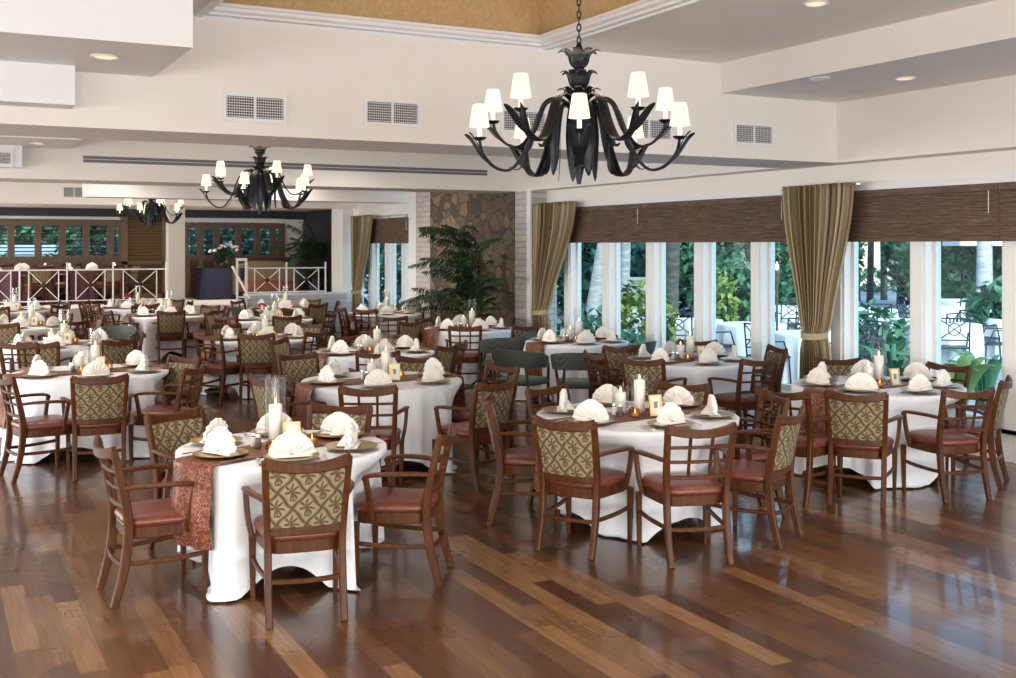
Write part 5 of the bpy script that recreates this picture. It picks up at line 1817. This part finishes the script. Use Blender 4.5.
# a tiki torch seen beside the near curtain
x, y = RF((777 - CX) / FPX * 18, 18)
t = thing('garden_torch', 'slim garden torch outside beside the near curtain', 'torch', (x, y, GZ))
part('pole', MB().tube([(0, 0, 0), (0, 0, 1.55)], 0.02, 8).mesh('pole', M['bark_dark'], 0.8), t)
part('burner', MB().lathe([(0.02, 1.5), (0.05, 1.62), (0.055, 1.7), (0.03, 1.74)], 12).mesh('burner', M['bark_dark'], 0.8), t)
part('flame', MB().lathe([(0.01, 1.74), (0.03, 1.77), (0.02, 1.82), (0.002, 1.88)], 10).mesh('flame', M['flame'], 0.9), t)

# behind the back windows
b = MB().box(-6, 9.2, YB + 6, YB + 6.2, 0, 2.0)
struct('outer_wall', b, M['outsiding'], 'pale clapboard building outside the back windows')
struct('ground_back', MB().box(-20, XW + 0.2, YB + 0.2, YB + 30, -0.1, 0.0), M['patio'], 'ground outside the back windows')
for i, (px, lm, zz, hr) in enumerate([(5, 'leaf2', 0.9, 0.35), (40, 'leaf2', 0.8, 0.4), (80, 'leaf1', 0.7, 0.7), (105, 'leaf2', 0.6, 0.8), (205, 'leaf2', 0.2, 1.2), (228, 'leaf2', 0.2, 1.3), (255, 'leaf2', 0.2, 1.25), (276, 'leaf2', 0.2, 1.2)]):
    p = onY(px, 245, YB + 3)
    bb_ = MB(); rnd = random.Random(70 + i)
    leafcloud(bb_, 700, (0, 0, zz + hr), (0.75, 0.6, hr), 0.28, rnd, 0.2)
    t = thing('shrub', ['dark shrub outside the back window at left edge', 'dark shrub outside the second back window pane', 'green shrub outside the back windows, middle', 'large-leaved shrub outside the last pane before the panel', 'dark tree outside the buffet window, first pane', 'dark tree outside the buffet window behind the orchids', 'dark tree outside the buffet window, right half', 'dark tree outside the last buffet pane'][i], 'shrub', (p.x, p.y, 0), 0, 'greenery behind back windows')
    part('foliage', bb_.mesh('foliage', M[lm], 0), t)
    part('stem', MB().tube([(0, 0, 0), (0, 0, zz + hr)], 0.04, 6).mesh('stem', M['bark_dark'], 0.8), t)
for i, px in enumerate((20, 60, 98, 215, 262)):
    p = onY(px, 230, YB + 9)
    bb_ = MB(); rnd = random.Random(90 + i)
    leafcloud(bb_, 900, (0, 0, 2.9), (2.2, 1.0, 1.3), 0.4, rnd, 0.2)
    t = thing('tree', ['green tree above the pale building at left edge', 'green tree above the pale building, second', 'green tree above the pale building by the panel', 'dark tree beyond the buffet window', 'dark tree beyond the right buffet panes'][i], 'tree', (p.x, p.y, 0), 0, 'trees behind back windows')
    part('crown', bb_.mesh('crown', M['leaf1' if i < 3 else 'leaf2'], 0), t)
    part('trunk', MB().tube([(0, 0, 0), (0, 0, 2.9)], 0.10, 8).mesh('trunk', M['bark_dark'], 0.8), t)

# ================================================================== light
w = bpy.data.worlds.new('sky'); SC.world = w; w.use_nodes = True
nt = w.node_tree; g = NT(nt)
bg = nt.nodes['Background']
sk = g.n('ShaderNodeTexSky'); sk.sky_type = 'NISHITA'; sk.sun_disc = False; sk.sun_elevation = radians(38); sk.sun_rotation = radians(200); sk.air_density = 1.2; sk.dust_density = 2.5
g.link(sk.outputs[0], bg.inputs[0]); bg.inputs[1].default_value = 0.44


def area(name, loc, rot, sx_, sy_, power, col):
    l = bpy.data.lights.new(name, 'AREA'); l.shape = 'RECTANGLE'; l.size = sx_; l.size_y = sy_; l.energy = power; l.color = col
    o = link(bpy.data.objects.new(name, l)); o.location = loc; o.rotation_euler = rot
    return o


# daylight entering the rear and near left windows, plus two added fill lamps
area('rear_window_daylight', ((XL + XW) / 2, YR - 0.25, 1.6), (pi / 2, 0, 0), XW - XL, 2.2, 850, (0.95, 0.97, 1.0))
area('left_daylight_fill', (XL - 0.25, 1.0, 1.6), (pi / 2, 0, -pi / 2), 13.0, 2.0, 380, (0.98, 0.98, 1.0))
area('left_daylight_fill', (XL - 0.25, 16.0, 1.6), (pi / 2, 0, -pi / 2), 15.0, 2.0, 650, (0.98, 0.98, 1.0))  # added fill for the deep part of the room
area('left_daylight_fill', (XL - 0.25, 27.0, 2.0), (pi / 2, 0, -pi / 2), 3.6, 1.6, 260, (0.98, 0.98, 1.0))  # added fill to lift the platform

# unseen spots added to brighten tables and floor, above frame and behind beams
def fill_spot(x, y, z, e=112):
    l = bpy.data.lights.new('downlight', 'SPOT'); l.energy = e; l.color = (1, 0.90, 0.78); l.spot_size = 2.4; l.spot_blend = 0.9; l.shadow_soft_size = 0.09  # fill lamp only, no fixture modelled
    o = link(bpy.data.objects.new('ceiling_spot_lamp', l)); o.location = (x, y, z - 0.04)


for x, y in ((5.9, 2.6), (7.7, 3.6), (0.2, 3.0), (-0.3, 6.2), (-2.8, 5.0), (1.2, 5.6), (5.6, 4.6), (-1.5, 9.9), (1.0, 11.4), (5.4, 11.4), (7.4, 12.6), (-2.2, 13.2), (1.6, 14.6), (5.4, 14.6), (2.0, 18.4), (5.2, 18.4), (7.3, 18.4), (-0.6, 18.0), (3.0, 20.2), (6.2, 20.4), (0.6, 20.6)):
    fill_spot(x, y, ZC if y < Y1 else ZC)
for x, y in ((6.4, 25.6), (3.0, 26.0), (0.4, 26.0)):
    fill_spot(x, y, ZB, 150)  # stronger added fill over the platform

vs = SC.view_settings
SC.display_settings.display_device = 'sRGB'
vs.view_transform = 'Standard'; vs.look = 'None'; vs.exposure = 0.3; vs.gamma = 1.0
try:
    vs.use_curve_mapping = False
except Exception:
    pass
cy = SC.cycles
cy.use_denoising = True
try:
    cy.denoiser = 'OPENIMAGEDENOISE'
except Exception:
    pass
cy.max_bounces = 7; cy.diffuse_bounces = 4; cy.glossy_bounces = 3; cy.transmission_bounces = 4; cy.transparent_max_bounces = 16
cy.sample_clamp_indirect = 6.0
cy.caustics_reflective = False; cy.caustics_refractive = False
